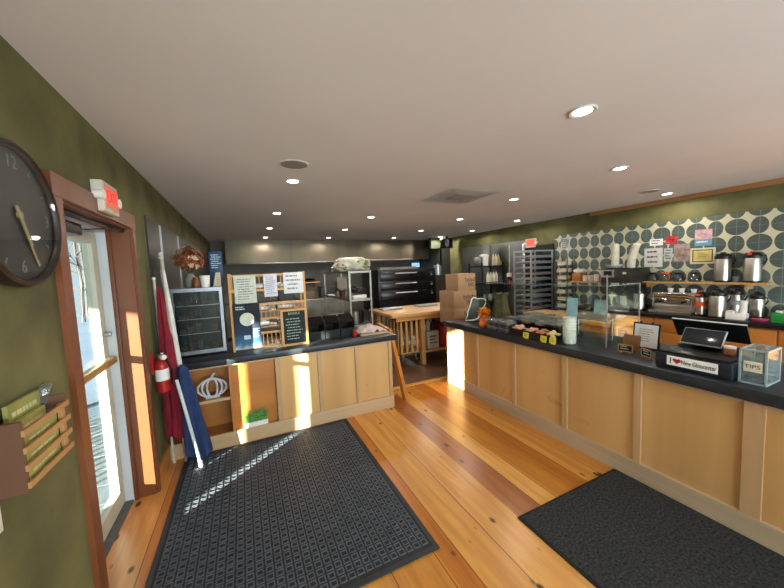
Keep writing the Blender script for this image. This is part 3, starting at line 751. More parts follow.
notice('paper_notice', 'wide white notice at top right of the lattice rack', 'notice', .375, .572, 1.395, 1.612, yN, M('white_notice', 'dcdde0', .8), 4, 13, group='notices on the lattice rack')
# blue poster
o = thing('event_poster', 'dark blue poster with a pale full moon disc and sunlight painted on its foot', 'poster', (.01, yN, .872))
def poster_mat():
    m = bpy.data.materials.new('blue_night_poster'); m.use_nodes = True
    nt = m.node_tree; N = nt.nodes; L = nt.links; b = N['Principled BSDF']
    tc = N.new('ShaderNodeTexCoord'); sp = N.new('ShaderNodeSeparateXYZ'); L.new(tc.outputs['Generated'], sp.inputs[0])
    rp = N.new('ShaderNodeValToRGB'); e = rp.color_ramp.elements
    e[0].position = 0; e[0].color = rgb('9fc3d8'); e[1].position = .32; e[1].color = rgb('1a3050')  # pale low stops put the sun's glow on the foot into the colour
    x = e.new(.12); x.color = rgb('386a90'); x = e.new(.7); x.color = rgb('070c1a')
    nz = N.new('ShaderNodeTexNoise'); nz.inputs['Scale'].default_value = 6
    ad = N.new('ShaderNodeMath'); ad.operation = 'MULTIPLY_ADD'; ad.inputs[1].default_value = .25; L.new(nz.outputs['Fac'], ad.inputs[0]); L.new(sp.outputs['Z'], ad.inputs[2])
    sb = N.new('ShaderNodeMath'); sb.operation = 'SUBTRACT'; sb.inputs[1].default_value = .12; L.new(ad.outputs[0], sb.inputs[0])
    L.new(sb.outputs[0], rp.inputs[0]); L.new(rp.outputs[0], b.inputs['Base Color']); b.inputs['Roughness'].default_value = .7
    return m
MB().box(-.115, .128, yN - .003, yN, .872, 1.318).build('sheet', poster_mat(), o)
MB().cyl((.008, yN - .0045, 1.165), (.008, yN - .003, 1.165), .066, n=40).build('moon', M('moon_cream', 'cfd2c2', .8, ns=25, na=.1), o)
scribble(MB(), (.045, yN - .003, .96), (1, 0, 0), (0, 0, 1), .08, .12, 8, 15, .001, .4).box(-.03, .03, yN - .0045, yN - .003, .965, 1.005).build('small_print', M('poster_print', 'b9d2e2', .7), o)
scribble(MB(), (-.105, yN - .003, 1.25), (1, 0, 0), (0, 0, 1), .11, .05, 2, 16, .001, .5).build('title', M('poster_print', 'b9d2e2', .7), o)
# chalkboard
t = thing('chalkboard', 'small framed chalkboard menu leaning on the lattice rack', 'chalkboard', (.44, 3.40, ZT))
mb = MB(); a0, a1, b0, b1, f = .318, .588, ZT, 1.235, .024
mb.box(a0, a1, 3.395, 3.41, b0, b0 + f).box(a0, a1, 3.395, 3.41, b1 - f, b1).box(a0, a0 + f, 3.395, 3.41, b0 + f, b1 - f).box(a1 - f, a1, 3.395, 3.41, b0 + f, b1 - f)
mb.build('frame', M_pinez, t)
MB().box(a0 + f, a1 - f, 3.40, 3.408, b0 + f, b1 - f).build('board', M('chalk_slate', '15201f', .7, ns=10, na=.3), t)
M_chalk = M('chalk', 'a9c2b2', .9, ns=60, na=.3)
scribble(MB(), (a0 + f, 3.40, b0 + f), (1, 0, 0), (0, 0, 1), a1 - a0 - 2 * f, b1 - b0 - 2 * f - .04, 8, 21, .0008, .22).build('chalk_writing', M_chalk, t)
text('chalk_title', 'BAGELS', .034, (.453, 3.399, 1.185), (1, 0, 0), (0, 0, 1), M_chalk, t, .0005)

# black bins row on the left counter
cx0 = .625
for k in range(3):
    x = cx0 + k * .178; l = ['black glossy open-front bin nearest the chalkboard', 'middle black glossy open-front bin on the left counter', 'black glossy open-front bin nearest the white cloth'][k]
    if k == 0:
        proto = thing('bagel_bin', l, 'bin', (x + .085, 3.66, ZT), 'black bins on the left counter')
        mb = MB(); X0, X1 = x, x + .168
        mb.box(X0, X1, 3.53, 3.80, ZT, ZT + .006).box(X0, X0 + .006, 3.53, 3.80, ZT + .006, 1.055).box(X1 - .006, X1, 3.53, 3.80, ZT + .006, 1.055).box(X0 + .006, X1 - .006, 3.794, 3.80, ZT + .006, 1.055).box(X0 + .006, X1 - .006, 3.53, 3.536, ZT + .006, ZT + .09)
        mb.build('body', M_matteblack, proto)
        MB().obox((x + .084, 3.60, 1.05), (.166, .16, .006), (R(28), 0, 0)).build('lid', M('smoked_lid', '0c0c0e', .15), proto)
        mb = MB()
        for i in range(7): mb.sph((x + .035 + .045 * (i % 3), 3.58 + .07 * (i // 3), ZT + .03 + .0 * i), .026, (1, 1, .7), 10)
        mb.build('contents', M('dark_contents', '2c2521', .5, ns=20, na=.6), proto)
    else: dup(proto, (x + .085, 3.66, ZT), l)
# white cloth on tray at right end
t = thing('cloth_tray', 'cardboard tray with a crumpled white cloth at the right end of the left counter', 'tray', (1.32, 3.56, ZT))
MB().box(1.17, 1.52, 3.38, 3.70, ZT, ZT + .022, bev=.004).build('tray', M('tray_card', 'b59b78', .7), t)
def crum(a, b): return (0, 0, .055 * math.sin(PI * a) * math.sin(PI * b) + .016 * math.sin(17 * a + 3 * b) * math.cos(13 * b + 5 * a) * math.sin(PI * min(1, a * 1.0)) + .008 * math.sin(31 * a + 21 * b))
MB().grid((1.15, 3.40, ZT + .034), (.36, .02, 0), (0, .28, 0), 30, 26, crum, .002).build('cloth', M('pink_white_cloth', 'cfb9b4', .8, ns=14, na=.2, bump=.2), t)
tag(MB().lathe([(.022, 0), (.025, .008), (.025, .05), (.016, .06), (.016, .075)], (1.205 - .09, 3.44, ZT), 16).build('bottle', M_red), 'tiny red and white bottle beside the crumpled cloth', 'bottle')

# leaning gate board at right end of left counter
t = thing('swing_gate', 'narrow orange wooden gate folded back at the end of the left counter', 'gate', (1.66, 3.5, 0))
MB().bar((1.70, 3.36, .002), (1.625, 3.60, .84), .05, .055).build('stile', M_orange, t)
MB().bar((1.625, 3.60, .83), (1.60, 3.90, .87), .045, .04).build('top_rail', M_orange, t)
MB().box(1.50, 1.56, 3.34, 3.82, .10, .125).build('bracket_shelf', M_orange, t)
MB().box(1.515, 1.53, 3.50, 3.84, .0, .80).build('panel', M('gate_dark', '30271f', .6), t)

# ------------------------------------------------------------------ kitchen: steel rack with bag
t = thing('utility_rack', 'long steel wire shelving rack behind the left counter', 'shelving', (1.74, 5.8, 0))
x0, x1, ya, yb = 1.545, 1.905, 4.9, 6.6
for (x, y) in ((x0, ya), (x1, ya), (x0, yb), (x1, yb)): MB().box(x - .014, x + .014, y - .014, y + .014, 0, 1.60).build('post', M_dsteel, t)
for z in (1.58, 1.12, .70, .25):
    mb = MB()
    for (a, b, c, d) in ((x0 + .014, x1 - .014, ya - .01, ya + .01), (x0 + .014, x1 - .014, yb - .01, yb + .01), (x0 - .01, x0 + .01, ya + .014, yb - .014), (x1 - .01, x1 + .01, ya + .014, yb - .014)): mb.box(a, b, c, d, z - .015, z + .015)
    mb.box(x0 + .01, x1 - .01, ya + .01, yb - .01, z + .004, z + .012)
    mb.build('shelf', M_dsteel, t)
# things on rack
t = thing('produce_bag', 'bulging clear bag of greens and bread on top of the steel rack', 'bag', (1.66, 5.1, 1.597))
def blob(mb, c, sx, sy, sz, seed, n=22, amp=.12):
    t_ = bmesh.new(); bmesh.ops.create_icosphere(t_, subdivisions=4, radius=1)
    from mathutils import noise
    for v in t_.verts:
        p = v.co.copy(); k = 1 + amp * noise.noise(p * 2.2 + Vector((seed, 0, 0))) + amp * .5 * noise.noise(p * 6 + Vector((0, seed, 0)))
        q = Vector((math.copysign(abs(p.x) ** .6, p.x), math.copysign(abs(p.y) ** .6, p.y), math.copysign(abs(p.z) ** .7, p.z)))
        v.co = Vector((q.x * sx * k, q.y * sy * k, max(q.z, -.8) * sz * k)) + Vector(c)
    mb._add(t_)
mb = MB(); blob(mb, (1.655, 5.06, 1.703), .30, .15, .118, 3, amp=.22); mb.build('plastic', M('cloudy_bag', 'b9b7a6', .35, ns=9, na=.4, bump=.6, bs=14), t)
mb = MB(); rnd = random.Random(4)
for i in range(14):
    mb.sph((1.655 + rnd.uniform(-.24, .24), 4.925, 1.70 + rnd.uniform(-.06, .07)), rnd.uniform(.018, .04), (1, .35, .8), 10)
mb.build('greens', M('salad_green', '6f7f4c', .6, ns=30, na=.5), t)
mb = MB()
for i in range(7): mb.sph((1.655 + rnd.uniform(-.30, .24), 4.93, 1.68 + rnd.uniform(-.04, .06)), rnd.uniform(.018, .03), (1, .4, .8), 10)
mb.build('red_labels', M('bag_red', 'a85540', .6, ns=30, na=.3), t)
tag(MB().lathe([(.03, 0), (.035, .09), (.02, .10)], (1.30 + .27, 6.1, 1.5925), 16).build('steel_cup', M_dsteel), 'small steel cup on the back of the top rack shelf', 'cup')
t = thing('kitchen_appliance', 'black kitchen appliance sitting on the middle shelf of the steel rack', 'appliance', (1.73, 5.05, 1.1325))
MB().box(1.62, 1.85, 4.95, 5.2, 1.1325, 1.20, bev=.01).build('base', M_white, t)
MB().obox((1.73, 5.08, 1.27), (.24, .18, .10), (0, .15, 0), .03).sph((1.66, 5.02, 1.30), .06, (1.2, 1, .9)).build('head', M_black, t)
tag(MB().box(1.535, 1.545 - .002, 5.05, 5.6, 1.30, 1.50).build('paper_notice', M('rack_notice', 'b5b2aa', .8)), 'blank white sheet hung on the side of the steel rack', 'notice')
bpy.data.objects['paper_notice'].select_set(False)
for i, (y, z, c, l) in enumerate(((5.1, 1.1325, '8a8f8c', 'grey tin'), (5.35, 1.1325, '6d4b32', 'brown tin'), (5.6, 1.1325, '9a9690', 'pale tin'))): pass
for i, (x, y, zz, h, c, l) in enumerate(((1.64, 5.45, 1.1325, .10, '8a8f8c', 'grey tin standing behind the mixer on the rack'), (1.64, 5.7, 1.1325, .12, '7a3c2a', 'rust red tin at mid depth of the rack'), (1.64, 5.98, 1.1325, .09, 'a39b86', 'cream tin toward the back of the rack'),
     (1.66, 5.05, .7125, .22, '8c8f90', 'tall steel pot at the front of the lower rack shelf'), (1.80, 5.20, .7125, .2, '1c1d1f', 'black pot beside the steel pot on the lower shelf'), (1.66, 5.45, .7125, .18, '6a6c6c', 'dull pot further back on the lower shelf'))):
    tag(MB().lathe([(.045 + .02 * (zz < 1), 0), (.048 + .02 * (zz < 1), h * .95), (.03, h)], (x, y, zz), 18).build('cooking_pot' if zz < 1 else 'tin', M('tin' + c, c, .35, .7)), l, 'pot' if zz < 1 else 'tin')

# hood
t = thing('extractor_hood', 'long stainless steel extractor hood across the back kitchen ceiling', 'extractor hood', (2.5, 8.95, 1.87))
MB().box(-.34, 5.38, 8.6, 8.625, 1.885, 2.465).build('front_panel', M('hood_steel', '5a5040', .36, .55, ns=2.0, na=.3, stretch=(1, 1, .1)), t)
MB().box(-.34, -.315, 8.626, 9.28, 1.885, 2.465).box(5.355, 5.38, 8.626, 9.28, 1.885, 2.465).build('side_panel', M_dsteel, t)
MB().box(-.36, 5.40, 8.57, 8.60, 1.865, 1.90, bev=.004).build('gutter_lip', M_dsteel, t)
MB().box(-.31, 5.35, 8.63, 9.28, 1.92, 1.94).build('filters', M('hood_filter', '3a3a38', .5, .6, ns=40, na=.5), t)
# back shelf, oven
t = thing('wall_shelf', 'small wooden shelf on the grey kitchen wall behind the lattice rack', 'shelf', (1.2, 9.1, 1.30))
MB().box(.2, 1.98, 9.03, 9.295, 1.31, 1.34).build('board', M_pinex, t)
for x in (.5, 1.85): MB().prism([(0, 0), (.2, .0), (.2, -.16)], (x, 9.095, 1.31), (0, 1, 0), (0, 0, 1), .02).build('bracket', M_pinex, t)
for i, (x, l) in enumerate(((1.72, 'black cast pan heap at the right of the wooden wall shelf'), (1.2, 'black cast pan heap near the middle of the wall shelf'))):
    tag(MB().sph((x, 9.14, 1.39), .1, (1.6, .9, .5)).lathe([(.10, 0), (.13, .03)], (x, 9.14, 1.341)).build('pan', M_ovenblack), l, 'pan')
t = thing('kitchen_counter', 'grey steel work counter along the back kitchen wall', 'counter', (1.2, 8.9, 0))
MB().box(-.6, 2.7, 8.55, 9.28, .86, .90, bev=.004).build('top', M_steel, t)
MB().box(-.6, 2.7, 8.58, 8.6, .1, .86).build('front', M_dsteel, t)
MB().box(-.6, 2.7, 8.65, 9.25, 0, .1).build('plinth', M_dark, t)
for i, (x, w, h, c) in enumerate(((.35, .5, .25, '4c4b47'), (1.0, .4, .32, '383733'), (1.55, .35, .22, '6b5a42'), (2.1, .4, .3, '302f2d'), (2.5, .2, .4, '45423c'))):
    tag(MB().box(x - w / 2, x + w / 2, 8.65, 9.0, .9005, .9 + h, bev=.02).box(x - w / 2 + .03, x + w / 2 - .03, 8.64, 8.66, .93, .9 + h * .6).build('kitchen_machine', M('kit' + c, c, .4)), ['low dark machine at the left of the back counter', 'taller dark machine on the back kitchen counter', 'brown box on the back kitchen counter', 'black machine on the back counter near the oven', 'narrow upright machine beside the deck oven'][i], 'machine')
t = thing('deck_oven', 'large black three-deck bread oven at the back of the kitchen', 'oven', (3.92, 7.8, 0))
MB().box(3.06, 4.76, 7.32, 8.5, .50, 1.60, bev=.01).build('body', M_ovenblack, t)
for (z0, z1) in ((.80, 1.04), (1.06, 1.28), (1.30, 1.54)):
    dd = MB().box(3.12, 4.46, 7.295, 7.322, z0, z1, bev=.006).build('door', M('oven_door', '141416', .22, ns=8, na=.3), t)
    MB().cyl((3.52, 7.27, z1 - .05), (4.14, 7.27, z1 - .05), .016).cyl((3.54, 7.295, z1 - .05), (3.54, 7.27, z1 - .05), .007).cyl((4.12, 7.295, z1 - .05), (4.12, 7.27, z1 - .05), .007).build('handle', M('handle_steel', 'dcdcda', .3, .6, ns=4, na=.05), dd)
for z in (.92, 1.16, 1.42):
    MB().cyl((4.62, 7.32, z), (4.62, 7.29, z), .025).build('knob', M_alu, t)
    MB().box(4.58, 4.66, 7.312, 7.32, z + .05, z + .07).build('display', M_dsteel, t)
for x in (3.2, 4.6): MB().box(x - .04, x + .04, 7.4, 7.48, 0, .5).build('leg', M_dsteel, t)
for x in (3.2, 4.6): MB().box(x - .04, x + .04, 8.3, 8.38, 0, .5).build('leg', M_dsteel, t)
mb = MB()
for k in range(14): mb.box(3.15 + k * .075, 3.205 + k * .075, 7.35, 7.55, 1.6, 1.655)
mb.box(3.1, 4.25, 7.34, 7.36, 1.6, 1.615)
tag(mb.build('oven_tin_row', M('tin_grey', '8f8c86', .4, .7)), 'row of small silver tins along the top of the black oven', 'rail')  # separate small silver tins, joined in one mesh
t = thing('cooler_cabinet', 'dark cooler cabinet standing right of the deck oven', 'cabinet', (5.05, 7.6, 0))
MB().box(4.82, 5.30, 7.5, 8.0, 0, 1.38, bev=.01).build('body', M('dark_cabinet', '231f1c', .45), t)
MB().box(4.88, 5.24, 7.488, 7.5, .5, 1.3).build('door', M('brown_door', '3a2b22', .4), t)
t = thing('stock_pot', 'tall aluminium pot on the dark cabinet beside the oven', 'pot', (5.05, 7.7, 1.3805))
MB().lathe([(.10, 0), (.11, .01), (.11, .27), (.118, .28), (.112, .285)], (5.1, 7.72, 1.3805), 24).build('body', M_alu, t)
MB().tube([(4.985, 7.72, 1.60), (4.955, 7.72, 1.59), (4.955, 7.72, 1.55), (4.99, 7.72, 1.54)], .007).build('handle', M_alu, t)
tag(MB().lathe([(.04, 0), (.045, .10), (.02, .16), (.02, .2)], (4.90, 7.62, 1.3805), 16).build('bottle', M('pale_blue_bottle', '9db7c6', .3)), 'pale blue bottle on the dark cabinet beside the stock pot', 'bottle')

# hanging black speaker
t = thing('hanging_speaker', 'black loudspeaker hung from the ceiling near the far corner', 'speaker', (5.30, 7.45, 2.12))
MB().box(5.17, 5.43, 7.40, 7.66, 2.13, 2.40, bev=.02).build('cabinet', M_black, t)
MB().box(5.27, 5.33, 7.50, 7.56, 2.40, 2.468).build('bracket', M_black, t)
MB().tube([(5.22 + .05 * math.cos(a) , 7.385, 2.27 + .10 * math.sin(a)) for a in [2 * PI * k / 24 for k in range(24)]], .008, 6, closed=True).tube([(5.22 + .022 * math.cos(a) , 7.385, 2.27 + .07 * math.sin(a)) for a in [2 * PI * k / 24 for k in range(24)]], .006, 6, closed=True).build('driver_rim', M_alu, t)

# butcher block table with slatted cart
t = thing('butcher_table', 'large butcher block baking table in the kitchen', 'table', (2.9, 4.9, 0))
MB().box(2.05, 3.75, 4.4, 5.42, .835, .885, bev=.004).build('tabletop', M_butcher, t)
for (x, y) in ((2.63, 4.5), (3.66, 4.5), (2.2, 5.34), (3.66, 5.34)): MB().box(x - .035, x + .035, y - .035, y + .035, 0, .835).build('leg', M_pinez, t)
MB().box(2.13, 3.66, 4.435, 4.46, .765, .835).build('apron', M_pinex, t)
MB().box(2.665, 3.72, 4.47, 5.3, .19, .22).build('lower_shelf', M_pinex, t)
MB().box(2.665, 3.72, 4.47, 5.3, .755, .762).build('upper_shelf', M('cross_shelf', '5c4a38', .6), t)
t = thing('slatted_bin_cart', 'slatted wooden cart of bags under the left end of the baking table', 'cart', (2.38, 4.75, 0))
for k in range(4): MB().box(2.215 + k * .095, 2.25 + k * .095, 4.475, 4.492, .24, .75).build('slat', M_pinez, t)
for k in range(4): MB().box(2.208, 2.222, 4.56 + k * .13, 4.60 + k * .13, .24, .75).build('slat', M_pinez, t)
MB().box(2.21, 2.54, 4.48, 5.0, .22, .24).build('base', M_pinex, t)
for (x, y) in ((2.25, 4.53), (2.5, 4.53), (2.25, 4.96), (2.5, 4.96)):
    MB().cyl((x - .012, y, .11), (x + .012, y, .11), .05).box(x - .015, x + .015, y - .02, y + .02, .155, .22).build('castor', M_dsteel, t)
bb = thing('flour_bag', 'clear bag of bottles inside the slatted cart', 'bag', (2.38, 4.75, .2405))
mb = MB(); blob(mb, (2.38, 4.75, .40), .13, .18, .19, 7, amp=.15); mb.build('bag', M('bag_grey', '8d867a', .4, ns=9, na=.5, bump=.4, bs=14), bb)
mb = MB()
for i in range(4): mb.sph((2.28 + i * .07, 4.545, .38 + .07 * (i % 2)), .035, (1, .4, 1), 12)
mb.build('bottle_caps', M('cap_white', 'c2beb4', .4), bb)
t = thing('storage_crate', 'white printed crate on the lower shelf of the baking table', 'crate', (2.87, 4.65, .2205))
MB().box(2.74, 2.97, 4.52, 4.8, .2205, .52, bev=.01).build('body', M('crate_white', 'bdb9ae', .5), t)
scribble(MB(), (2.755, 4.52, .27), (1, 0, 0), (0, 0, 1), .20, .20, 3, 41, .001, .5).build('print', M_ink, t)
t = thing('red_crate', 'red plastic tub on the lower shelf beside the white crate', 'tub', (3.1, 4.65, .2205))
MB().box(3.0, 3.24, 4.52, 4.8, .2205, .60, bev=.02).build('body', M('tub_red', '8d1822', .4), t)
MB().box(2.99, 3.25, 4.51, 4.81, .60, .63, bev=.006).build('rim', M('tub_red', '8d1822', .4), t)
for k, (x, h, c) in enumerate(((2.76, .14, 'c6c2ba'), (2.84, .19, 'dad6cc'), (2.92, .12, '222426'))):
    tag(MB().lathe([(.03, 0), (.032, h * .7), (.014, h * .85), (.014, h)], (x, 4.66, .5205), 14).build('bottle', M('btl' + c, c, .4)), ['cream bottle at the left on the white crate', 'tall white bottle in the middle on the white crate', 'black bottle at the right on the white crate'][k], 'bottle')
for k, x in enumerate((2.16, 2.9)):
    tag(MB().box(x, x + .38, 5.0, 5.25, .8855, .91, bev=.004).box(x + .02, x + .36, 5.02, 5.23, .91, .913).build('baking_tray', M_alu), ['aluminium tray at the left on the baking table', 'aluminium tray at the right on the baking table'][k], 'tray')

# cardboard boxes with script on a stand by the far end of right counter
t = thing('box_stand', 'low black stand carrying cardboard boxes behind the right counter', 'stand', (3.1, 4.1, 0))
MB().box(2.86, 3.30, 3.92, 4.28, .69, .715).build('top', M_black, t)
MB().box(3.02, 3.16, 4.05, 4.17, .02, .69).build('column', M_black, t)
MB().box(2.92, 3.26, 3.95, 4.25, 0, .02).build('base', M_black, t)
def script_mark(mb, o, u, v, s, seed):
    rnd = random.Random(seed); o = Vector(o); u = Vector(u); v = Vector(v)
    for row, (x0_, w) in enumerate(((0, 1.0), (.25, .5))):
        pts = []
        n = 90 if row == 0 else 45
        for i in range(n):
            f = i / (n - 1); a = f * (8 if row == 0 else 4) * 2 * PI; am = (.09 if int(a / (2 * PI)) % 3 else .16) if i > 3 else .18
            pts.append(o + u * s * (x0_ + w * f + .045 * math.cos(a)) + v * s * (-.34 * row + am * math.sin(a) + .03 * f))
        mb.tube(pts, s * .016, 5)
    return mb
boxes = [(2.86, 3.30, 3.91, 4.30, .7155, .963, 'lowest of the three brown cardboard boxes'), (2.86, 3.29, 3.91, 4.30, .9635, 1.223, 'middle brown cardboard box of the stack of three'), (2.96, 3.29, 3.93, 4.26, 1.2235, 1.485, 'topmost smaller cardboard box of the stack of three')]
for i, (a, b, c, d, z0, z1, l) in enumerate(boxes):
    t = thing('cardboard_box', l, 'box', ((a + b) / 2, (c + d) / 2, z0), 'cardboard boxes behind the right counter')
    MB().box(a, b, c, d, z0, z1, bev=.003).build('carton', M_card, t)
    MB().box((a + b) / 2 - .03, (a + b) / 2 + .03, c, d, z1 - .001, z1 + .0005).build('tape', M('tape_tan', 'b58b55', .4), t)
    script_mark(MB(), (a + (b - a) * .42, c - .001, (z0 + z1) / 2 + .03), (1, 0, 0), (0, 0, 1), .22, i).build('script_mark', M_ink, t)

# ------------------------------------------------------------------ right counter
xF, xB = 2.483, 3.16
y0c, y1c = -1.2, 3.555
t = thing('service_counter', 'long birch panelled service counter on the right', 'counter', (2.8, 1.2, 0))
MB().box(xF + .012, xB, y0c, y1c - .012, .0, .795).build('carcass', M_birch, t)
st = [3.535, 2.96, 2.385, 1.81, 1.245, .685, .12, -.45, -1.02]
for i, y in enumerate(st):
    w = .042 if i == 5 else .022
    a, b = (y - .022, y + .022) if i != 5 else (y - .045, y + .035)
    if i == 0: a, b = 3.52, 3.56
    MB().box(xF - .012, xF + .014, a, b, .135, .79).build('stile', M_birchtrim, t)
for ya, yb in zip(st, st[1:]):
    hi = ya - (.045 if ya == .685 else .022) if ya < 3.5 else 3.52
    lo = yb + (.035 if yb == .685 else .022)
    MB().box(xF + .007, xF + .0118, lo, hi, .135, .775).build('panel', M_birch, t)
MB().box(xF - .014, xF + .012, y0c, y1c + .005, 0, .135).build('kick_board', M_birchrail, t)
MB().box(xF - .006, xF + .012, y0c, y1c + .003, .775, .7985).build('top_rail', M_birchrail, t)
tag(MB().box(2.448, 3.22, y0c - .02, 3.60, .799, .868, bev=.004).build('worktop', M_slate), 'long dark slate worktop on the right service counter', 'worktop')
ZR = .8685

# register
t = thing('cash_register', 'black point of sale terminal with tilted screens on the right counter', 'cash register', (2.75, .96, ZR))
Mn = M('navy_black_plastic', '1b2027', .4, ns=14, na=.15)
MB().box(2.51, 2.96, .785, 1.165, ZR, .968, bev=.012).build('cash_drawer', Mn, t)
MB().box(2.52, 2.94, .80, 1.15, .966, .984, bev=.006).build('drawer_top', M_black, t)
s_ = MB().box(2.5075, 2.5095, .845, 1.095, .895, .957).build('sticker', M_paper, t)
rt, up = (0, -1, 0), (0, 0, 1)
text('lettering', 'I', .056, (2.5065, 1.075, .925), rt, up, M('sticker_black', '1a1a1e', .6), t, .0004)
text('lettering', 'New Gloucester', .040, (2.5065, .935, .925), rt, up, M('sticker_black', '1a1a1e', .6), t, .0004, sx=.62)
hp = []
for i in range(40):
    a = 2 * PI * i / 40; hp.append((16 * math.sin(a) ** 3 * .00135, (13 * math.cos(a) - 5 * math.cos(2 * a) - 2 * math.cos(3 * a) - math.cos(4 * a)) * .00135))
MB().prism(hp, (2.5075, 1.042, .927), rt, up, -.0008).build('heart', M('heart_red', 'c4202c', .6), t)
# tilted customer screen at front
def slab(name, c, w, h, th, tilt, mat, parent, yaw=0, bev=.006):
    """screen panel facing -X, leaning back by tilt"""
    mb = MB(); mb.obox(c, (th, w, h), (0, tilt, yaw), bev); return mb.build(name, mat, parent)
slab('customer_screen', (2.735, 1.0, 1.062), .215, .125, .012, R(38), M('screen_bezel', 'a7a9aa', .35), t)
slab('screen_glass', (2.7295, 1.0, 1.0665), .203, .112, .006, R(38), M('screen_dark', '20252a', .15, ns=5, na=.2), t, bev=.001)
MB().obox((2.80, 1.0, 1.01), (.12, .16, .05), (0, R(20), 0), .012).build('screen_stand', M_black, t)
slab('cashier_screen', (2.99, 1.06, 1.068), .40, .165, .014, R(-34), M_black, t)
MB().bar((2.947, .862, 1.139), (2.947, 1.258, 1.139), .010, .006).build('screen_rim', M_white, t)
MB().obox((2.93, 1.05, 1.02), (.08, .10, .10), (0, R(-25), 0), .01).build('screen_neck', M_black, t)
MB().tube([(2.60, 1.13, .99), (2.56, 1.10, 1.0), (2.60, 1.06, .99), (2.66, 1.10, 1.01)], .005).build('cable', M_black, t)
t2 = thing('jam_jar', 'little jar of orange sweets with a white lid on the till', 'jar', (2.70, .858, .9845))
MB().lathe([(.024, 0), (.027, .005), (.027, .04)], (2.70, .858, .9845), 20).build('jar', M('sweet_orange', 'b56a45', .3, ns=60, na=.4), t2)
MB().lathe([(.028, 0), (.028, .012)], (2.70, .858, 1.025), 20).build('lid', M_white, t2)
# tip box
t = thing('tip_box', 'clear acrylic tip box with frosted edges at the counter front', 'tip box', (2.65, .717, ZR))
a0, a1, b0, b1, c0, c1 = 2.553, 2.742, .666, .768, ZR, 1.062
Mf = M('frosted_edge', '93a2a6', .35, ns=10, na=.05)
MB().box(a0, a0 + .004, b0, b1, c0, c1).box(a1 - .004, a1, b0, b1, c0, c1).box(a0 + .004, a1 - .004, b0, b0 + .004, c0, c1).box(a0 + .004, a1 - .004, b1 - .004, b1, c0, c1).box(a0 + .004, a1 - .004, b0 + .004, b1 - .004, c0, c0 + .004).build('walls', M_acr, t)
mb = MB(); w = .009
for (x, y) in ((a0, b0), (a1, b0), (a0, b1), (a1, b1)): mb.box(x - w / 2, x + w / 2, y - w / 2, y + w / 2, c0, c1)
for z in (c0 + w / 2, c1):
    for y in (b0, b1): mb.box(a0, a1, y - w / 2, y + w / 2, z - w / 2, z + w / 2)
    for x in (a0, a1): mb.box(x - w / 2, x + w / 2, b0, b1, z - w / 2, z + w / 2)
mb.build('edges', Mf, t)
mb = MB().box(a0 + .01, a1 - .01, b0 + .01, (b0 + b1) / 2 - .012, c1, c1 + .003).box(a0 + .01, a1 - .01, (b0 + b1) / 2 + .012, b1 - .01, c1, c1 + .003); mb.build('lid', M_acr, t)
MB().box(a0 - .0015, a0 - .0002, b0 + .014, b1 - .014, c0 + .070, c0 + .13).build('slip', M('slip_cream', 'd9d3b8', .8), t)
text('lettering', 'TIPS', .032, (a0 - .0022, (b0 + b1) / 2 + .002, c0 + .10), rt, up, M_ink, t, .0004, sx=1.1)
mb = MB()
for i in range(5): mb.obox((2.62 + .015 * i, .718, ZR + .009 + .006 * i), (.09, .06, .004), (.1 * i, .06 * (i % 3), .5 * i))
mb.build('banknotes', M('banknote', '8b9486', .8, ns=20, na=.3), t)
# papers to the right of the tip box
t = thing('paper_tray', 'stack of white papers on the worktop beyond the tip box', 'papers', (2.92, .55, ZR))
for k in range(4): MB().obox((2.93, .53, ZR + .006 + k * .014), (.21, .24, .010), (0, 0, .06 * (k % 2))).build('sheet_bundle', [M_paper, M('grey_paper', 'a9a9a4', .7)][k % 2], t)
# two mini chalk signs
def mini_sign(c, yaw, label):
    t = thing('mini_chalk_sign', label, 'sign', (c[0], c[1], ZR), 'mini chalk signs', yaw)
    mb = MB(); W, H = .10, .058
    for s in (-1, 1): mb.obox((0, 0, .012 + H / 2 + s * (H / 2 - .003)), (.007, W, .006)); mb.obox((0, s * (W / 2 - .003), .012 + H / 2), (.007, .006, H))
    mb.obox((.006, -.03, .007), (.02, .008, .014)).obox((.006, .03, .007), (.02, .008, .014))
    mb.build('frame', M_pinex, t, local=True)
    MB().obox((.001, 0, .012 + H / 2), (.004, W - .012, H - .012)).build('slate', M('chalk_slate', '15201f', .7), t, local=True)
    scribble(MB(), (-.001, .042, .02), (0, -1, 0), (0, 0, 1), .084, .044, 2, 7 + int(yaw * 10), .0008, .4).build('writing', M_chalk, t, local=True)
mini_sign((2.66, 1.43), R(8), 'mini chalk sign in a pale wood frame nearer the glass case')
mini_sign((2.635, 1.275), R(-28), 'mini chalk sign turned aslant beside the till')
# brown leather card + menu frame
t = thing('clipboard', 'plain brown card stood up behind the mini chalk signs', 'card', (2.78, 1.46, ZR))
MB().obox((2.79, 1.455, ZR + .062), (.006, .125, .125), (0, R(12), 0), .003).build('board', M('brown_board', '7d5638', .6), t)
MB().obox((2.83, 1.455, ZR + .05), (.004, .03, .10), (0, R(-25), 0)).build('prop', M('brown_board', '7d5638', .6), t)
t = thing('menu_stand', 'black framed menu sheet standing on the right counter', 'menu', (2.93, 1.41, ZR))
MB().obox((2.93, 1.42, ZR + .105), (.012, .19, .21), (0, R(6), 0), .002).build('frame', M_black, t)
MB().obox((2.9235, 1.42, ZR + .106), (.004, .165, .185), (0, R(6), 0)).build('sheet', M_paper, t)
scribble(MB(), (2.915, 1.49, ZR + .04), (0, -1, 0), (.1, 0, 1), .14, .14, 6, 77, .001, .2).build('print', M_ink, t)
MB().cyl((2.935, 1.46, ZR + .21), (2.935, 1.46, ZR + .225), .009).cyl((2.935, 1.38, ZR + .21), (2.935, 1.38, ZR + .225), .009).build('clips', M_black, t)
MB().box(2.90, 2.98, 1.33, 1.51, ZR, ZR + .006).build('foot', M_black, t)

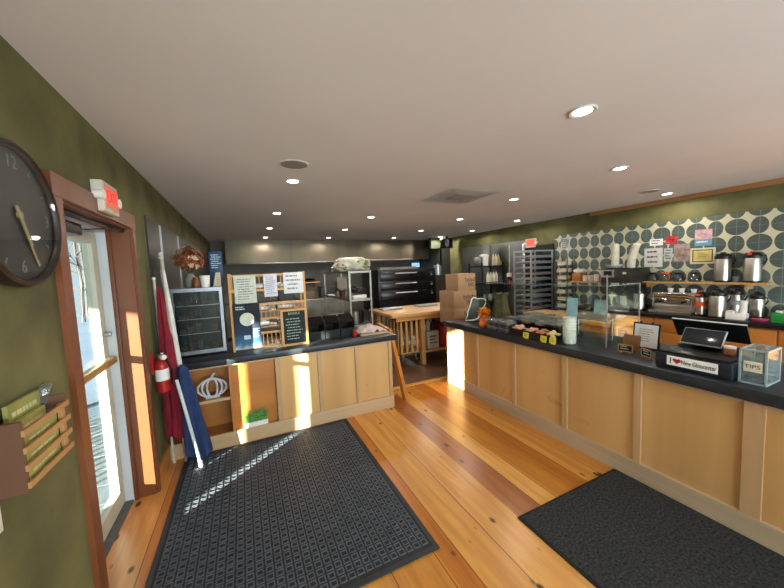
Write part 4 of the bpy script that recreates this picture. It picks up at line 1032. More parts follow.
# glass sneeze guard case
t = thing('glass_display_case', 'tall clear glass sneeze guard over the pastries', 'display case', (2.95, 2.5, ZR))
MB().box(2.715, 2.721, 1.61, 3.18, ZR, 1.385).build('front_glass', M_glass, t)
MB().box(2.722, 3.18, 1.60, 1.606, ZR, 1.385).build('side_glass', M_glass, t)
MB().box(2.722, 3.18, 1.61, 3.18, 1.379, 1.385).build('top_glass', M_glass, t)
Mge = M('glass_edge', '6f8583', .2)
MB().box(2.711, 2.7145, 1.598, 1.608, ZR, 1.48).build('corner_post', M_alu, t)
MB().box(3.18, 3.186, 1.598, 1.608, ZR, 1.385).build('corner_post', M_alu, t)
MB().box(2.712, 2.716, 1.61, 3.18, 1.383, 1.388).box(2.722, 3.18, 1.598, 1.602, 1.383, 1.388).build('edge_trim', Mge, t)
# white canister, blue sheets added to paint the door's reflection in the glass
t = thing('paper_cup_stack', 'tall stack of white cups at the front corner of the glass case', 'cups', (2.63, 1.875, ZR))
prof = [(.03, 0)]
mb = MB()
for k in range(9):
    mb.lathe([(.050, 0), (.055, .024), (.057, .025), (.056, .028)], (2.63, 1.875, ZR + k * .026), 24)
mb.build('cups', M('cup_pale', 'cfd6c6', .4), t)
t = thing('reflection_sheet', 'pale blue sheet painting a reflection in the glass case', 'sheet', (2.85, 1.98, 1.13))
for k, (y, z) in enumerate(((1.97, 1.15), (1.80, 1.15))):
    if k == 0: tag(MB().obox((2.80, y, 1.175), (.003, .10, .17), (0, .1, .1)).build('glare_sheet', M('pale_blue_glare', 'b5d6e8', .3, ns=6, na=.2)), 'pale blue sheet painting the door reflection, left in the glass case', 'bag', 'painted reflections in the glass case')
    else: tag(MB().obox((2.95, y, 1.175), (.003, .13, .13), (0, .1, -.2)).build('glare_sheet', M('pale_blue_glare2', 'b9d6e6', .3, ns=12, na=.35)), 'pale blue sheet painting the door reflection, right in the glass case', 'bag', 'painted reflections in the glass case')
bpy.data.objects.remove(t)
t = thing('scoop_tray', 'bright metal shelf tray inside the glass case', 'tray', (3.0, 1.9, 1.06))
MB().obox((2.99, 1.88, 1.075), (.28, .40, .01), (0, R(-4), 0), .002).build('tray', M_steel, t)
for y in (1.72, 2.04): MB().cyl((2.99, y, ZR), (2.99, y, 1.073), .008).build('support', M_alu, t)

# clear clamshell containers of cookies
def clamshell(c, label, fill, parent_only=False):
    x, y, z = c
    t = thing('pastry_container', label, 'container', c, 'clear pastry containers')
    MB().box(x - .075, x + .075, y - .07, y + .07, z + .0005, z + .032, bev=.006).build('base', M('dark_tub', '3b3f45', .3, ns=12, na=.4), t)
    mb = MB(); rnd = random.Random(int(x * 100 + y * 1000))
    for i in range(9): mb.sph((x - .05 + .05 * (i % 3), y - .045 + .045 * (i // 3), z + .037), .021, (1, 1, .55), 10)
    mb.build('pastries', fill, t)
    MB().lathe([(.098, 0), (.092, .02), (.075, .03), (.06, .032)], (x, y, z + .033), 4).build('lid', GL('shiny_lid', 'eef2f4', 4.0, .08, dirt=.10), t)
    return t
M_cook = M('choc_cookie', '5f4a44', .7, ns=30, na=.6)
k = 0
names = ['front left', 'front second', 'second row']
for (x, y, z, l) in ((2.54, 2.70, ZR, 'bottom left clear pastry box nearest the pumpkin'), (2.54, 2.53, ZR, 'bottom clear pastry box right of the one by the pumpkin'),
                  (2.54, 2.70, ZR + .067, 'upper clear pastry box stacked nearest the pumpkin'), (2.54, 2.53, ZR + .067, 'upper clear pastry box stacked beside the black bins'),
                  (2.79, 2.85, ZR, 'clear pastry box behind the counter edge in front of the brown bag'), (2.80, 2.70, ZR, 'clear pastry box inside the case behind the stacked pair'),
                  (2.80, 2.70, ZR + .067, 'clear pastry box on top inside the case behind the stacked pair')):
    if k == 0: cp = clamshell((x, y, z), l, M_cook)
    else: dup(cp, (x, y, z), l)
    k += 1
# black bins of pastries with yellow cards
def bin_(c, label, mat, w=.13, d=.16, h=.075):
    x, y, z = c
    t = thing('pastry_bin', label, 'bin', c, 'black bins of wrapped pastries')
    mb = MB(); x0, x1, y0, y1 = x - d / 2, x + d / 2, y - w / 2, y + w / 2
    mb.box(x0, x1, y0, y1, z + .0003, z + .006).box(x0, x0 + .004, y0, y1, z + .006, z + h).box(x1 - .004, x1, y0, y1, z + .006, z + h).box(x0 + .004, x1 - .004, y0, y0 + .004, z + .006, z + h).box(x0 + .004, x1 - .004, y1 - .004, y1, z + .006, z + h)
    mb.build('tub', M_black, t)
    mb = MB(); rnd = random.Random(int(y * 1000 + x * 77))
    for i in range(16):
        mb.obox((x + rnd.uniform(-.05, .05), y + rnd.uniform(-.04, .04), z + h - .014 + rnd.uniform(-.012, .026)), (.05, .036, .022), (rnd.uniform(-.6, .6), rnd.uniform(-.6, .6), rnd.uniform(0, 3)), .008)
    mb.build('pastries', mat, t); return t
bin_((2.55, 2.36, ZR), 'black bin heaped with pink wrapped pastries at the counter front', M_pink)
bin_((2.55, 2.225, ZR), 'black bin of pink pastries behind the first yellow card', M_pink)
bin_((2.55, 2.095, ZR), 'black bin of golden pastries behind the second yellow card', M_bread)
bin_((2.55, 1.995, ZR), 'black bin of pale pastries next to the white cup stack', M('pale_pastry', 'c9b178', .7, ns=25, na=.3), w=.07)
k = 0
for (x, y, l, m) in ((2.83, 2.53, 'black bin of brown bread inside the case, left', M_bread), (2.83, 2.34, 'black bin of pink pastries inside the case, second', M_pink), (2.83, 2.15, 'black bin of dark cookies inside the case, third', M_cook),
               (3.05, 2.60, 'rear black bin of bread inside the case, left', M_bread), (3.05, 2.38, 'rear black bin of cookies inside the case, middle', M_cook), (3.05, 2.16, 'rear black bin of bread inside the case, right', M_bread)):
    b_ = bin_((x, y, ZR), l, m, w=.17, d=.17, h=.085)
    x0, y0 = x, y
    MB().lathe([(.118, 0), (.11, .03), (.085, .045), (.05, .047)], (x, y, ZR + .11), 4).build('clear_lid', GL('shiny_lid', 'eef2f4', 4.0, .08, dirt=.10), b_)
for (y, l) in ((2.21, 'yellow price card on the leftmost pink pastry bin'), (2.01, 'yellow price card on the middle pastry bin'), (1.915, 'yellow price card nearest the white cup stack')):
    t = thing('price_card', l, 'price card', (2.455, y, ZR), 'yellow price cards')
    MB().obox((2.4595, y, ZR + .036), (.002, .066, .052), (0, R(8), 0)).build('card', M_yellow, t)
    scribble(MB(), (2.4545, y + .025, ZR + .018), (0, -1, 0), (.14, 0, .99), .05, .035, 2, int(y * 100), .0006, .35).build('print', M_ink, t)
    MB().box(2.4615, 2.468, y - .02, y + .02, ZR, ZR + .012).build('foot', M_yellow, t)
# tall brown paper bag
t = thing('burlap_cone', 'tall brown draped burlap cone behind the clear pastry boxes', 'ornament', (2.92, 2.99, ZR))
mb = MB(); n = 28; rings = []
for j, (r, z) in enumerate(((.125, 0), (.12, .06), (.10, .13), (.085, .2), (.075, .28), (.07, .33), (.085, .36), (.09, .37))):
    rings.append([mb.bm.verts.new((2.94 + r * (1 + .12 * math.sin(6 * 2 * PI * i / n + j * .3)) * math.cos(2 * PI * i / n) + .02 * j / 7, 3.045 + r * (1 + .12 * math.sin(5 * 2 * PI * i / n)) * math.sin(2 * PI * i / n), ZR + z + (.012 * math.sin(5 * i) if j == 7 else 0))) for i in range(n)])
for a, b in zip(rings, rings[1:]):
    for i in range(n): mb.bm.faces.new((a[i], a[(i + 1) % n], b[(i + 1) % n], b[i]))
mb.bm.faces.new(rings[0]); mb.bm.faces.new(rings[-1])
mb.build('burlap', M('burlap', '5e5238', .85, ns=40, na=.4, bump=.6, bs=90), t)
# pumpkin with tinsel
t = thing('pumpkin_decoration', 'orange paper pumpkin with a burst of tinsel on the counter edge', 'decoration', (2.53, 2.88, ZR))
mb = MB(); n = 40; rings = []
for j in range(13):
    th = PI * j / 12; rings.append([mb.bm.verts.new((2.53 + (.056 * (1 + .10 * math.cos(8 * 2 * PI * i / n)) * math.sin(th) + .002) * math.cos(2 * PI * i / n), 2.88 + (.056 * (1 + .10 * math.cos(8 * 2 * PI * i / n)) * math.sin(th) + .002) * math.sin(2 * PI * i / n), ZR + .052 - .052 * math.cos(th))) for i in range(n)])
for a, b in zip(rings, rings[1:]):
    for i in range(n): mb.bm.faces.new((a[i], a[(i + 1) % n], b[(i + 1) % n], b[i]))
mb.bm.faces.new(rings[0]); mb.bm.faces.new(rings[-1])
mb.build('pumpkin', M('pumpkin_orange', 'd96a1c', .6, ns=10, na=.15), t)
mb = MB(); rnd = random.Random(2)
for i in range(190):
    d = Vector((rnd.gauss(0, 1), rnd.gauss(0, 1), rnd.gauss(.3, .8))).normalized(); c = Vector((2.53, 2.88, ZR + .165)); e = c + d * rnd.uniform(.06, .10)
    s_ = d.cross(Vector((.3, .5, .8))).normalized() * .007
    mb.bm.faces.new([mb.bm.verts.new(v) for v in (c - s_, e - s_ * .3, e + s_ * .3, c + s_)])
mb.cyl((2.53, 2.88, ZR + .095), (2.53, 2.88, ZR + .15), .006)
mb.build('tinsel', M('tinsel_orange', 'f08a1c', .4, ns=20, na=.3), t)
# state outline neon sign
t = thing('outline_sign', 'white outline sign shaped like a state at the far counter end', 'sign', (2.80, 3.33, ZR))
pts2 = [(0, 0), (.03, .06), (.037, .115), (.06, .16), (.072, .20), (.085, .24), (.095, .275), (.118, .295), (.144, .293), (.172, .275), (.215, .28), (.258, .273), (.285, .262), (.296, .244), (.29, .205), (.27, .172), (.24, .14), (.215, .105), (.205, .06), (.18, .02), (.13, .0), (.06, -.004)]
o_ = Vector((2.62, 3.34, ZR + .018)); u_ = Vector((1, -.25, 0)).normalized()
P3 = [o_ + u_ * a + Vector((0, 0, b * 1.0)) for a, b in pts2]
MB().tube(P3, .006, 8, closed=True).build('white_tube', EM('neon_white', 'e4e4de', .3), t)
MB().prism(pts2, o_ + Vector((0, .008, 0)), u_, Vector((0, 0, 1)), -.004).build('backing', M('smoke_backing', '4c5048', .3, ns=5, na=.2), t)
MB().box(2.66, 2.84, 3.24, 3.36, ZR, ZR + .010).build('foot', M_black, t)

# wooden work table in the aisle
t = thing('prep_table', 'light wooden prep table with shelf standing in the right aisle', 'table', (4.15, 2.9, 0))
MB().box(3.95, 4.45, 2.22, 3.6, .79, .84, bev=.004).build('tabletop', M_butcher if False else M_piney, t)
for (x, y) in ((3.98, 2.26), (4.42, 2.26), (3.98, 3.56), (4.42, 3.56)): MB().box(x - .025, x + .025, y - .025, y + .025, 0, .79).build('leg', M_pinez, t)
MB().box(3.97, 4.43, 2.24, 3.58, .60, .63).build('shelf', M_piney, t)
MB().box(3.965, 3.98, 2.28, 3.54, .70, .79).build('drawer_front', M_cabwood, t)
for k in range(4):
    tag(MB().box(4.0, 4.38, 2.34 + k * .3, 2.56 + k * .3, .6305, .70, bev=.01).build('blue_tub', M('tub_blue', ['31415c', '6a6a66', '33445e', '7b6a52'][k], .5)), ['dark blue tub nearest on the prep table shelf', 'grey tub second on the prep table shelf', 'dark blue tub third on the prep table shelf', 'tan tub farthest on the prep table shelf'][k], 'tub')

# ------------------------------------------------------------------ back counter and its items
t = thing('back_counter', 'warm wooden base cabinets along the tiled wall', 'cabinet', (5.42, 1.2, 0))
MB().box(5.16, 5.735, -1.0, 3.55, .08, .785).build('carcass', M_cabwood, t)
MB().box(5.20, 5.735, -1.0, 3.55, 0, .08).build('plinth', M_black, t)
for k in range(8):
    y = -.98 + k * .565
    dd = MB().box(5.142, 5.16, y, y + .55, .12, .58, bev=.002).build('door', M_cabwood, t)
    MB().cyl((5.125, y + .48, .50), (5.142, y + .48, .50), .012).build('knob', M_black, dd)
    MB().box(5.142, 5.16, y, y + .55, .60, .77, bev=.002).build('drawer', M_cabwood, t)
tag(MB().box(5.10, 5.737, -1.02, 3.57, .786, .842, bev=.004).build('worktop', M('black_top', '17181a', .3, ns=20, na=.3)), 'black worktop under the coffee machines by the tiled wall', 'worktop')
ZB = .8425
t = thing('wall_shelf', 'long pale wooden shelf on the tiled wall holding carafes and airpots', 'shelf', (5.6, 2.1, 1.19))
MB().box(5.50, XR - .013, 1.47, 2.87, 1.234, 1.256).build('board', M_piney, t)
for y in (1.65, 2.7): MB().box(5.56, XR - .013, y - .01, y + .01, 1.17, 1.234).build('bracket', M_piney, t)
t = thing('wall_shelf', 'short wooden shelf on the tiled wall holding paper cups', 'shelf', (5.6, 3.6, 1.21))
MB().box(5.50, XR - .013, 3.36, 3.92, 1.215, 1.24).build('board', M_piney, t)
for y in (3.5, 3.8): MB().box(5.60, XR - .013, y - .01, y + .01, 1.15, 1.215).build('bracket', M_piney, t)
ZS = 1.2565
# airpots
def airpot(c, label, top=M_black, h=.36, r=.075, band=None, spoutc=None):
    x, y, z = c
    t = thing('airpot', label, 'airpot', c, 'steel airpots')
    MB().lathe([(r * .97, 0), (r * 1.03, .006), (r * 1.03, .02), (r, .022)], (x, y, z + .0003), 28).build('base_ring', M_black, t)
    MB().lathe([(r, .0), (r, h * .66), (r * .96, h * .69)], (x, y, z + .022), 28).build('body', M_steel, t)
    MB().lathe([(r * 1.0, 0), (r * 1.05, .01), (r * 1.02, .04), (r * .8, .062), (r * .55, .07)], (x, y, z + .022 + h * .69), 28).build('lid', M_black, t)
    MB().obox((x - r * .95, y + r * .1, z + h * .86), (.06, .035, .028), (0, .25, 0), .008).build('spout', M_black if top is M_black else top, t)
    MB().box(x - .03, x + .03, y - .02, y + .02, z + .022 + h * .69 + .07, z + .022 + h * .69 + .085, bev=.004).build('pump', top, t)
    MB().tube([(x, y - r * 1.0, z + h * .80), (x, y - r * 1.35, z + h * .82), (x, y - r * 1.45, z + h * .68), (x, y - r * 1.1, z + h * .55)], .008).build('handle', M_black, t)
    MB().lathe([(r * 1.005, 0), (r * 1.005, .06)], (x, y, z + h * .40), 28).build('label', band or M('airpot_label', '4a4a4c', .5), t) if band else None
    return t
a1 = airpot((5.62, 1.885, ZS), 'steel airpot with black top, left one on the long shelf', h=.40, r=.078)
airpot((5.62, 1.62, ZS), 'steel airpot with an orange spout, right end of the long shelf', top=M_orangep, h=.40, r=.078)
airpot((5.27, 1.96, ZB), 'steel airpot with orange lid and orange band on the back counter', top=M_orangep, h=.31, r=.052, band=M_orangep)
airpot((5.23, 1.79, ZB), 'largest steel airpot with black lid at the front of the back counter', h=.36, r=.078)
airpot((5.50, 1.72, ZB), 'steel airpot standing behind the largest one on the back counter', h=.36, r=.07, band=M('grey_label', '8d9295', .5))
airpot((5.48, 1.53, ZB), 'dark airpot partly hidden behind the white cups', h=.30, r=.06)
airpot((5.28, 2.66, ZB), 'steel airpot at the left of the espresso machine', h=.33, r=.07)
# carafes
def carafe(c, label, lid):
    x, y, z = c
    t = thing('glass_carafe', label, 'carafe', c, 'glass carafes on the long shelf')
    MB().lathe([(.055, 0.0005), (.072, .02), (.074, .05), (.055, .085), (.04, .10), (.042, .105)], (x, y, z), 28, cap=False).build('bowl', GL('carafe_glass', 'b9c2be', 1.5, .05, .06), t)
    MB().lathe([(.043, 0), (.046, .012), (.03, .024)], (x, y, z + .106), 24).build('lid', lid, t)
    MB().tube([(x - .03, y - .035, z + .11), (x - .05, y - .065, z + .11), (x - .05, y - .075, z + .06), (x - .045, y - .07, z + .03)], .009).build('handle', lid, t)
    MB().lathe([(.050, 0), (.068, .017), (.07, .03)], (x, y, z + .002), 24).build('coffee', M('dark_coffee', '3a2b22', .2), t) if False else None
for k, (y, l) in enumerate(((2.645, 'glass carafe with black lid at the left end of the long shelf'), (2.50, 'glass carafe with an orange lid on the long shelf'), (2.34, 'glass carafe with black lid right of the orange one'), (2.16, 'glass carafe with black lid nearest the airpots'))):
    carafe((5.61, y, ZS), l, M_orangep if k == 1 else M_black)
tag(MB().lathe([(.028, 0.0003), (.035, .075), (.033, .075), (.026, .004)], (5.60, 1.75, ZS), 20).build('drinking_glass', M_acr), 'clear tumbler between the two airpots on the long shelf', 'glass')
# brown box, cups, icing bag on short shelf
tag(MB().box(5.53, 5.70, 3.74, 3.89, 1.2405, 1.39, bev=.003).build('brown_box', M_cabwood), 'brown wooden box at the left end of the short shelf', 'box')
mb = MB(); blob(mb, (5.61, 3.80, 1.425), .08, .09, .04, 9, amp=.2)
tag(mb.build('pastry_bag', M_whitecloth), 'crumpled cream bag lying on the brown wooden box', 'bag')
for k, (y, h) in enumerate(((3.675, .09), (3.575, .10), (3.475, .12))):
    mb = MB()
    for j in range(int(h / .018)): mb.lathe([(.034, .0005), (.042, .03), (.044, .032)], (5.58, y, 1.2402 + j * .018), 20)
    tag(mb.build('cup_stack', M_white), ['short stack of white cups nearest the brown box', 'middle stack of white cups on the short shelf', 'tallest stack of white cups on the short shelf'][k], 'cups', 'white cup stacks')
# big brewer
t = thing('coffee_brewer', 'tall dark coffee brewer with chrome control panel', 'coffee machine', (5.45, 3.05, ZB))
MB().box(5.20, 5.70, 2.73, 3.17, 1.20, 1.455, bev=.01).build('head', M('brewer_dark', '3b3a36', .35, .5), t)
MB().box(5.18, 5.72, 2.70, 3.21, 1.455, 1.47, bev=.003).build('top_plate', M_black, t)
MB().box(5.45, 5.70, 2.78, 3.15, ZB, 1.20).build('back_column', M('brewer_dark', '3b3a36', .35, .5), t)
MB().box(5.20, 5.70, 2.75, 3.17, ZB, ZB + .05, bev=.005).build('base', M_dsteel, t)
MB().box(5.192, 5.20, 2.97, 3.16, 1.33, 1.45).build('control_panel', M_alu, t)
MB().box(5.188, 5.192, 3.0, 3.12, 1.36, 1.43).build('display', M_black, t)
MB().box(5.188, 5.20, 2.80, 2.84, 1.38, 1.41).build('switch', M('switch_cream', 'd4c9a0', .4), t)
for y in (2.87, 3.07): MB().lathe([(.03, 0), (.06, .05), (.065, .07)], (5.32, y, 1.13), 20).build('filter_basket', M_black, t)
# plate stack + tall filter stacks
t = thing('serving_dish', 'wide white dish on top of the coffee brewer', 'dish', (5.45, 3.16, 1.4705))
MB().lathe([(.07, 0), (.08, .004), (.135, .05), (.13, .052), (.075, .01)], (5.40, 3.07, 1.4705), 32).build('dish', M_white, t)
for k, (y, z, lean, h, l) in enumerate(((3.07, 1.487, 0, .37, 'straight tall stack of white paper filters standing in the dish'), (2.84, 1.4705, .07, .36, 'leaning tall stack of white cups right of the dish'))):
    mb = MB(); n = 15
    for j in range(n):
        f = j / n; mb.lathe([(.048 - .0 * f, 0), (.056, .02), (.057, .026)], (5.40 , y - lean * f * f, z + f * (h - .03)), 22)
    mb.sph((5.40, y - lean, z + h - .025), .048, (1, 1, .6), 18)
    tag(mb.build('filter_stack', M('ivory_paper', 'cfcbbb', .7)), l, 'paper stack')
# espresso machine
t = thing('espresso_machine', 'chrome espresso machine with black portafilters on the back counter', 'espresso machine', (5.45, 2.25, ZB))
MB().box(5.34, 5.70, 2.03, 2.50, ZB + .03, ZB + .115, bev=.01).box(5.40, 5.70, 2.05, 2.48, ZB + .115, ZB + .26, bev=.01).build('body', M_steel, t)
MB().box(5.32, 5.70, 2.02, 2.51, ZB + .20, ZB + .275, bev=.01).build('head', M_chrome, t)
for y in (2.13, 2.38):
    MB().lathe([(.03, 0), (.034, .03), (.03, .04)], (5.35, y, ZB + .155), 18).build('group_head', M_chrome, t)
    MB().cyl((5.33, y, ZB + .165), (5.22, y, ZB + .155), .012, .016).build('portafilter_handle', M_black, t)
MB().box(5.20, 5.34, 2.03, 2.50, ZB, ZB + .035, bev=.004).build('drip_tray', M_steel, t)
for y in (2.05, 2.48): MB().tube([(5.33, y, ZB + .22), (5.27, y, ZB + .20), (5.25, y, ZB + .08)], .005).build('steam_wand', M_chrome, t)
for y in (2.2, 2.3, 2.42):
    pass
for k, y in enumerate((2.12, 2.25, 2.38)):
    tag(MB().lathe([(.025, 0.0003), (.033, .045), (.031, .046)], (5.50, y, ZB + .2755), 18).build('espresso_cup', M_white), ['white espresso cup at the right on the espresso machine', 'middle white espresso cup on the espresso machine', 'white espresso cup at the left on the espresso machine'][k], 'cup', 'espresso cups on the machine')
# grinder and jar left
t = thing('milk_jug', 'white square bottle with black cap left of the airpot', 'bottle', (5.26, 2.86, ZB + .05))
MB().box(5.225, 5.285, 2.835, 2.895, ZB + .0505, ZB + .20, bev=.008).build('body', M('jug_cream', 'a9a795', .5), t)
MB().lathe([(.018, 0), (.018, .03)], (5.255, 2.865, ZB + .20), 14).build('cap', M_black, t)
t = thing('coffee_grinder', 'black coffee grinder standing left of the white bottle', 'grinder', (5.27, 3.06, ZB + .051))
MB().box(5.215, 5.33, 3.0, 3.12, ZB + .051, ZB + .20, bev=.01).build('body', M_black, t)
MB().lathe([(.03, 0), (.055, .10), (.056, .105)], (5.272, 3.06, ZB + .20), 20).build('hopper', M('hopper_smoke', '3a342c', .2), t)
# white foam cups tray
t = thing('cup_organizer', 'white plastic cup organizer with lids beside the airpots', 'organizer', (5.24, 1.60, ZB))
MB().box(5.17, 5.30, 1.535, 1.70, ZB + .0003, ZB + .075, bev=.004).build('tray', M_white, t)
MB().box(5.175, 5.24, 1.63, 1.695, ZB + .075, ZB + .10, bev=.003).build('lid_pile', M_white, t)
mb = MB()
for j in range(8): mb.lathe([(.026, 0), (.032, .022), (.033, .024)], (5.235, 1.565, ZB + .075 + j * .018), 18)
mb.build('lids', M_white, t)
tag(MB().lathe([(.05, .0003), (.06, .008), (.075, .03), (.07, .03)], (5.22, 1.43, ZB), 24).build('pink_bowl', M('pink_plastic', 'b53a63', .5)), 'shallow pink bowl on the back counter', 'bowl')
t = thing('green_carton', 'bright green tub with white lid at the right end of the back counter', 'tub', (5.26, 1.29, ZB))
MB().box(5.20, 5.33, 1.20, 1.345, ZB + .0003, ZB + .11, bev=.006).build('body', M('bright_green', '1f8a3d', .45), t)
mb = MB()
for j in range(6): mb.sph((5.225 + .02 * (j % 3), 1.225 + .018 * j, ZB + .118), .014)
mb.build('white_tops', M_white, t)
t = thing('paper_bags', 'crumpled cream paper bag behind the pink bowl', 'bag', (5.5, 1.22, ZB))
mb = MB(); blob(mb, (5.53, 1.20, ZB + .058), .11, .15, .07, 12, amp=.2); mb.build('bag', M('cream_bag', 'b3ac90', .7, ns=8, na=.2, bump=.4, bs=20), t)
t = thing('salad_sink', 'small steel sink basin set beside the espresso machine', 'sink', (5.3, 2.55, ZB))
bpy.data.objects.remove(t)

# posters on tile
XP = XR - .012
def wall_paper(y0, y1, z0, z1, label, mat, rows, seed, cat='notice', name='paper_notice', ink=M_ink):
    t = thing(name, label, cat, (XP, (y0 + y1) / 2, z0))
    MB().box(XP - .003, XP, y0, y1, z0, z1).build('sheet', mat, t)
    if rows: scribble(MB(), (XP - .003, y1, z0), (0, -1, 0), (0, 0, 1), y1 - y0, z1 - z0, rows, seed, .0008, .3).build('print', ink, t)
    return t
wall_paper(2.59, 2.76, 1.79, 1.89, 'small white landscape notice above the shelf, leftmost top one', M_paper, 2, 51)
wall_paper(2.42, 2.56, 1.80, 1.92, 'small red floral card on the tiles', M('red_card', 'b9343c', .7, ns=22, na=.8), 0, 52, 'card', 'greeting_card')
wall_paper(2.59, 2.83, 1.465, 1.755, 'large white square sketch sheet above the carafes', M('sketch_white', 'cfcfc8', .8, ns=14, na=.12), 3, 53)
wall_paper(2.47, 2.575, 1.545, 1.74, 'narrow grey leaflet between the sketch and the photo collage', M('leaf_grey', 'b5bab8', .8, ns=22, na=.3), 4, 54)
wall_paper(2.27, 2.455, 1.535, 1.79, 'pinkish photo collage poster on the tiles', M('collage_pink', '9f8a82', .7, ns=16, na=.55), 0, 55, 'poster', 'poster')
wall_paper(2.04, 2.22, 1.83, 1.965, 'pink flower picture above a blue strip on the tiles', M('flower_pink', 'c9a3a8', .7, ns=20, na=.3), 0, 56, 'poster', 'poster')
wall_paper(2.04, 2.22, 1.745, 1.829, 'blue strip leaflet below the pink flower picture', M('strip_blue', '6f9db8', .7), 1, 57, ink=M_paper)
t = wall_paper(2.0, 2.265, 1.495, 1.715, 'framed yellow certificate on the tiles left of the airpots', M('cert_mount', 'd6d0ae', .7), 0, 58, 'certificate', 'certificate')
MB().box(XP - .005, XP - .003, 2.025, 2.24, 1.52, 1.69).build('border', M('cert_border', '4d4a34', .6), t)
MB().box(XP - .007, XP - .005, 2.037, 2.228, 1.532, 1.678).build('certificate_sheet', M('cert_yellow', 'd8c878', .7), t)
scribble(MB(), (XP - .007, 2.20, 1.55), (0, -1, 0), (0, 0, 1), .14, .11, 4, 59, .0008, .25).build('print', M_ink, t)
t = wall_paper(4.10, 4.28, 1.84, 2.07, 'black and white poster at the far edge of the tiles', M('poster_bw', 'b9bcb6', .7, ns=8, na=.5), 5, 60, 'poster', 'poster')

# ------------------------------------------------------------------ racks, shelving on right wall
t = thing('tray_rack', 'tall steel sheet pan rack full of trays below the exit sign', 'rack', (5.40, 4.65, 0))
x0, x1, ya, yb = 5.10, 5.70, 4.44, 4.86
for (x, y) in ((x0, ya), (x1, ya), (x0, yb), (x1, yb)): MB().box(x - .014, x + .014, y - .014, y + .014, .10, 1.86).build('post', M_alu, t)
for (x, y) in ((x0, ya), (x1, ya), (x0, yb), (x1, yb)): MB().cyl((x - .012, y, .05), (x + .012, y, .05), .05).build('castor', M_black, t)
for z in (1.83, .12):
    mb = MB()
    for y in (ya, yb): mb.box(x0 + .014, x1 - .014, y - .012, y + .012, z, z + .03)
    mb.box(x0 - .012, x0 + .012, ya + .014, yb - .014, z, z + .03).build('frame_rail', M_alu, t)
for y in (ya, yb):
    mb = MB()
    for k in range(14):
        z = .25 + k * .112; mb.box(x0 + .014, x1 - .014, y + (-.01 if y == yb else .004), y + (-.004 if y == yb else .01), z, z + .02)
    mb.build('runners', M_alu, t)
for k in range(14):
    z = .272 + k * .112
    lab = 'steel sheet pan in the tray rack, number %d from the bottom' % (k + 1)
    c = ['c8b48a', '5a4030', '8c8f90'][k % 3]
    tr = thing('sheet_pan', ['lowest', 'second lowest', 'third lowest', 'fourth lowest', 'fifth lowest', 'sixth lowest', 'seventh lowest', 'eighth lowest', 'sixth from top', 'fifth from top', 'fourth from top', 'third from top', 'second from top', 'topmost'][k] + ' sheet pan in the tall tray rack', 'tray', (5.40, 4.65, z), 'sheet pans in the rack')
    mb = MB(); a0, a1, b0, b1 = x0 + .02, x1 - .02, ya + .018, yb - .018
    mb.box(a0, a1, b0, b1, z + .001, z + .004).box(a0, a0 + .006, b0, b1, z + .004, z + .028).box(a1 - .006, a1, b0, b1, z + .004, z + .028).box(a0 + .006, a1 - .006, b0, b0 + .006, z + .004, z + .028).box(a0 + .006, a1 - .006, b1 - .006, b1, z + .004, z + .028)
    mb.build('pan', M_alu, tr)
    mb = MB(); rnd = random.Random(k)
    for i in range(8): mb.sph((a0 + .07 + .135 * (i % 4), b0 + .10 + .18 * (i // 4), z + .018), .045, (1, 1, .5), 10)
    mb.build('rolls', M('rolls' + c, c, .7, ns=20, na=.3), tr)
# dark frame behind rack (cold room door)
ob = MB().box(XR - .04, XR - .013, 4.43, 5.13, .02, 1.98).build('door_2', M('cold_room_dark', '141517', .4)); struct(ob)
ob = MB().box(XR - .05, XR - .012, 5.14, 5.20, 0, 2.05, bev=.004).build('trim_steel_post', M_alu); struct(ob)
# narrow rack of cream cup boxes
t = thing('pan_shelf_unit', 'narrow slatted steel rack of cream trays against the tiles', 'rack', (5.5, 4.1, 0))
x0, x1, ya, yb = 5.50, 5.70, 3.97, 4.22
for (x, y) in ((x0, ya), (x1, ya), (x0, yb), (x1, yb)): MB().box(x - .008, x + .008, y - .008, y + .008, .0, 1.70).build('post', M_dsteel, t)
for k in range(9):
    z = .45 + k * .135; MB().box(x0 - .01, x1, ya + .012, yb - .012, z, z + .012).build('shelf', M_dsteel, t)
for k in range(9):
    z = .4625 + k * .135
    tag(MB().box(x0 + .01, x1 - .02, ya + .04, yb - .04, z, z + .055, bev=.004).box(x0 + .005, x1 - .015, ya + .035, yb - .035, z + .055, z + .07, bev=.003).build('takeout_stack', M('cream_boxes', 'd6ccb6', .7)), ['lowest', 'second lowest', 'third lowest', 'fourth lowest', 'middle', 'fourth from top', 'third from top', 'second from top', 'topmost'][k] + ' cream tray of boxes in the narrow rack', 'tray', 'cream trays in the narrow rack')

# shelving with buckets and bottles
t = thing('shelving_unit', 'black shelving unit of bottles against the far right wall', 'shelving', (5.45, 6.0, 0))
x0, x1, ya, yb = 5.06, 5.72, 5.80, 6.25
for (x, y) in ((x0, ya), (x1, ya), (x0, yb), (x1, yb)): MB().box(x - .014, x + .014, y - .014, y + .014, .0, 1.66).build('post', M_matteblack, t)
for z in (1.56, 1.13, .72, .3):
    MB().box(x0 - .01, x1 + .01, ya - .012, yb + .01, z, z + .03).build('shelf', M_matteblack, t)
def bottle(c, r, h, mat, label, cap=M_white):
    x, y, z = c
    t = thing('squeeze_bottle', label, 'bottle', c, 'bottles on the black shelving')
    MB().lathe([(r, .0003), (r, h * .7), (r * .5, h * .82)], (x, y, z), 16).build('body', mat, t)
    MB().lathe([(r * .5, 0), (r * .2, h * .18)], (x, y, z + h * .82), 12).build('cap', cap, t)
M_oil = M('yellow_oil', 'b99232', .3); M_cream = M('cream_plastic', 'cfc8ae', .4)
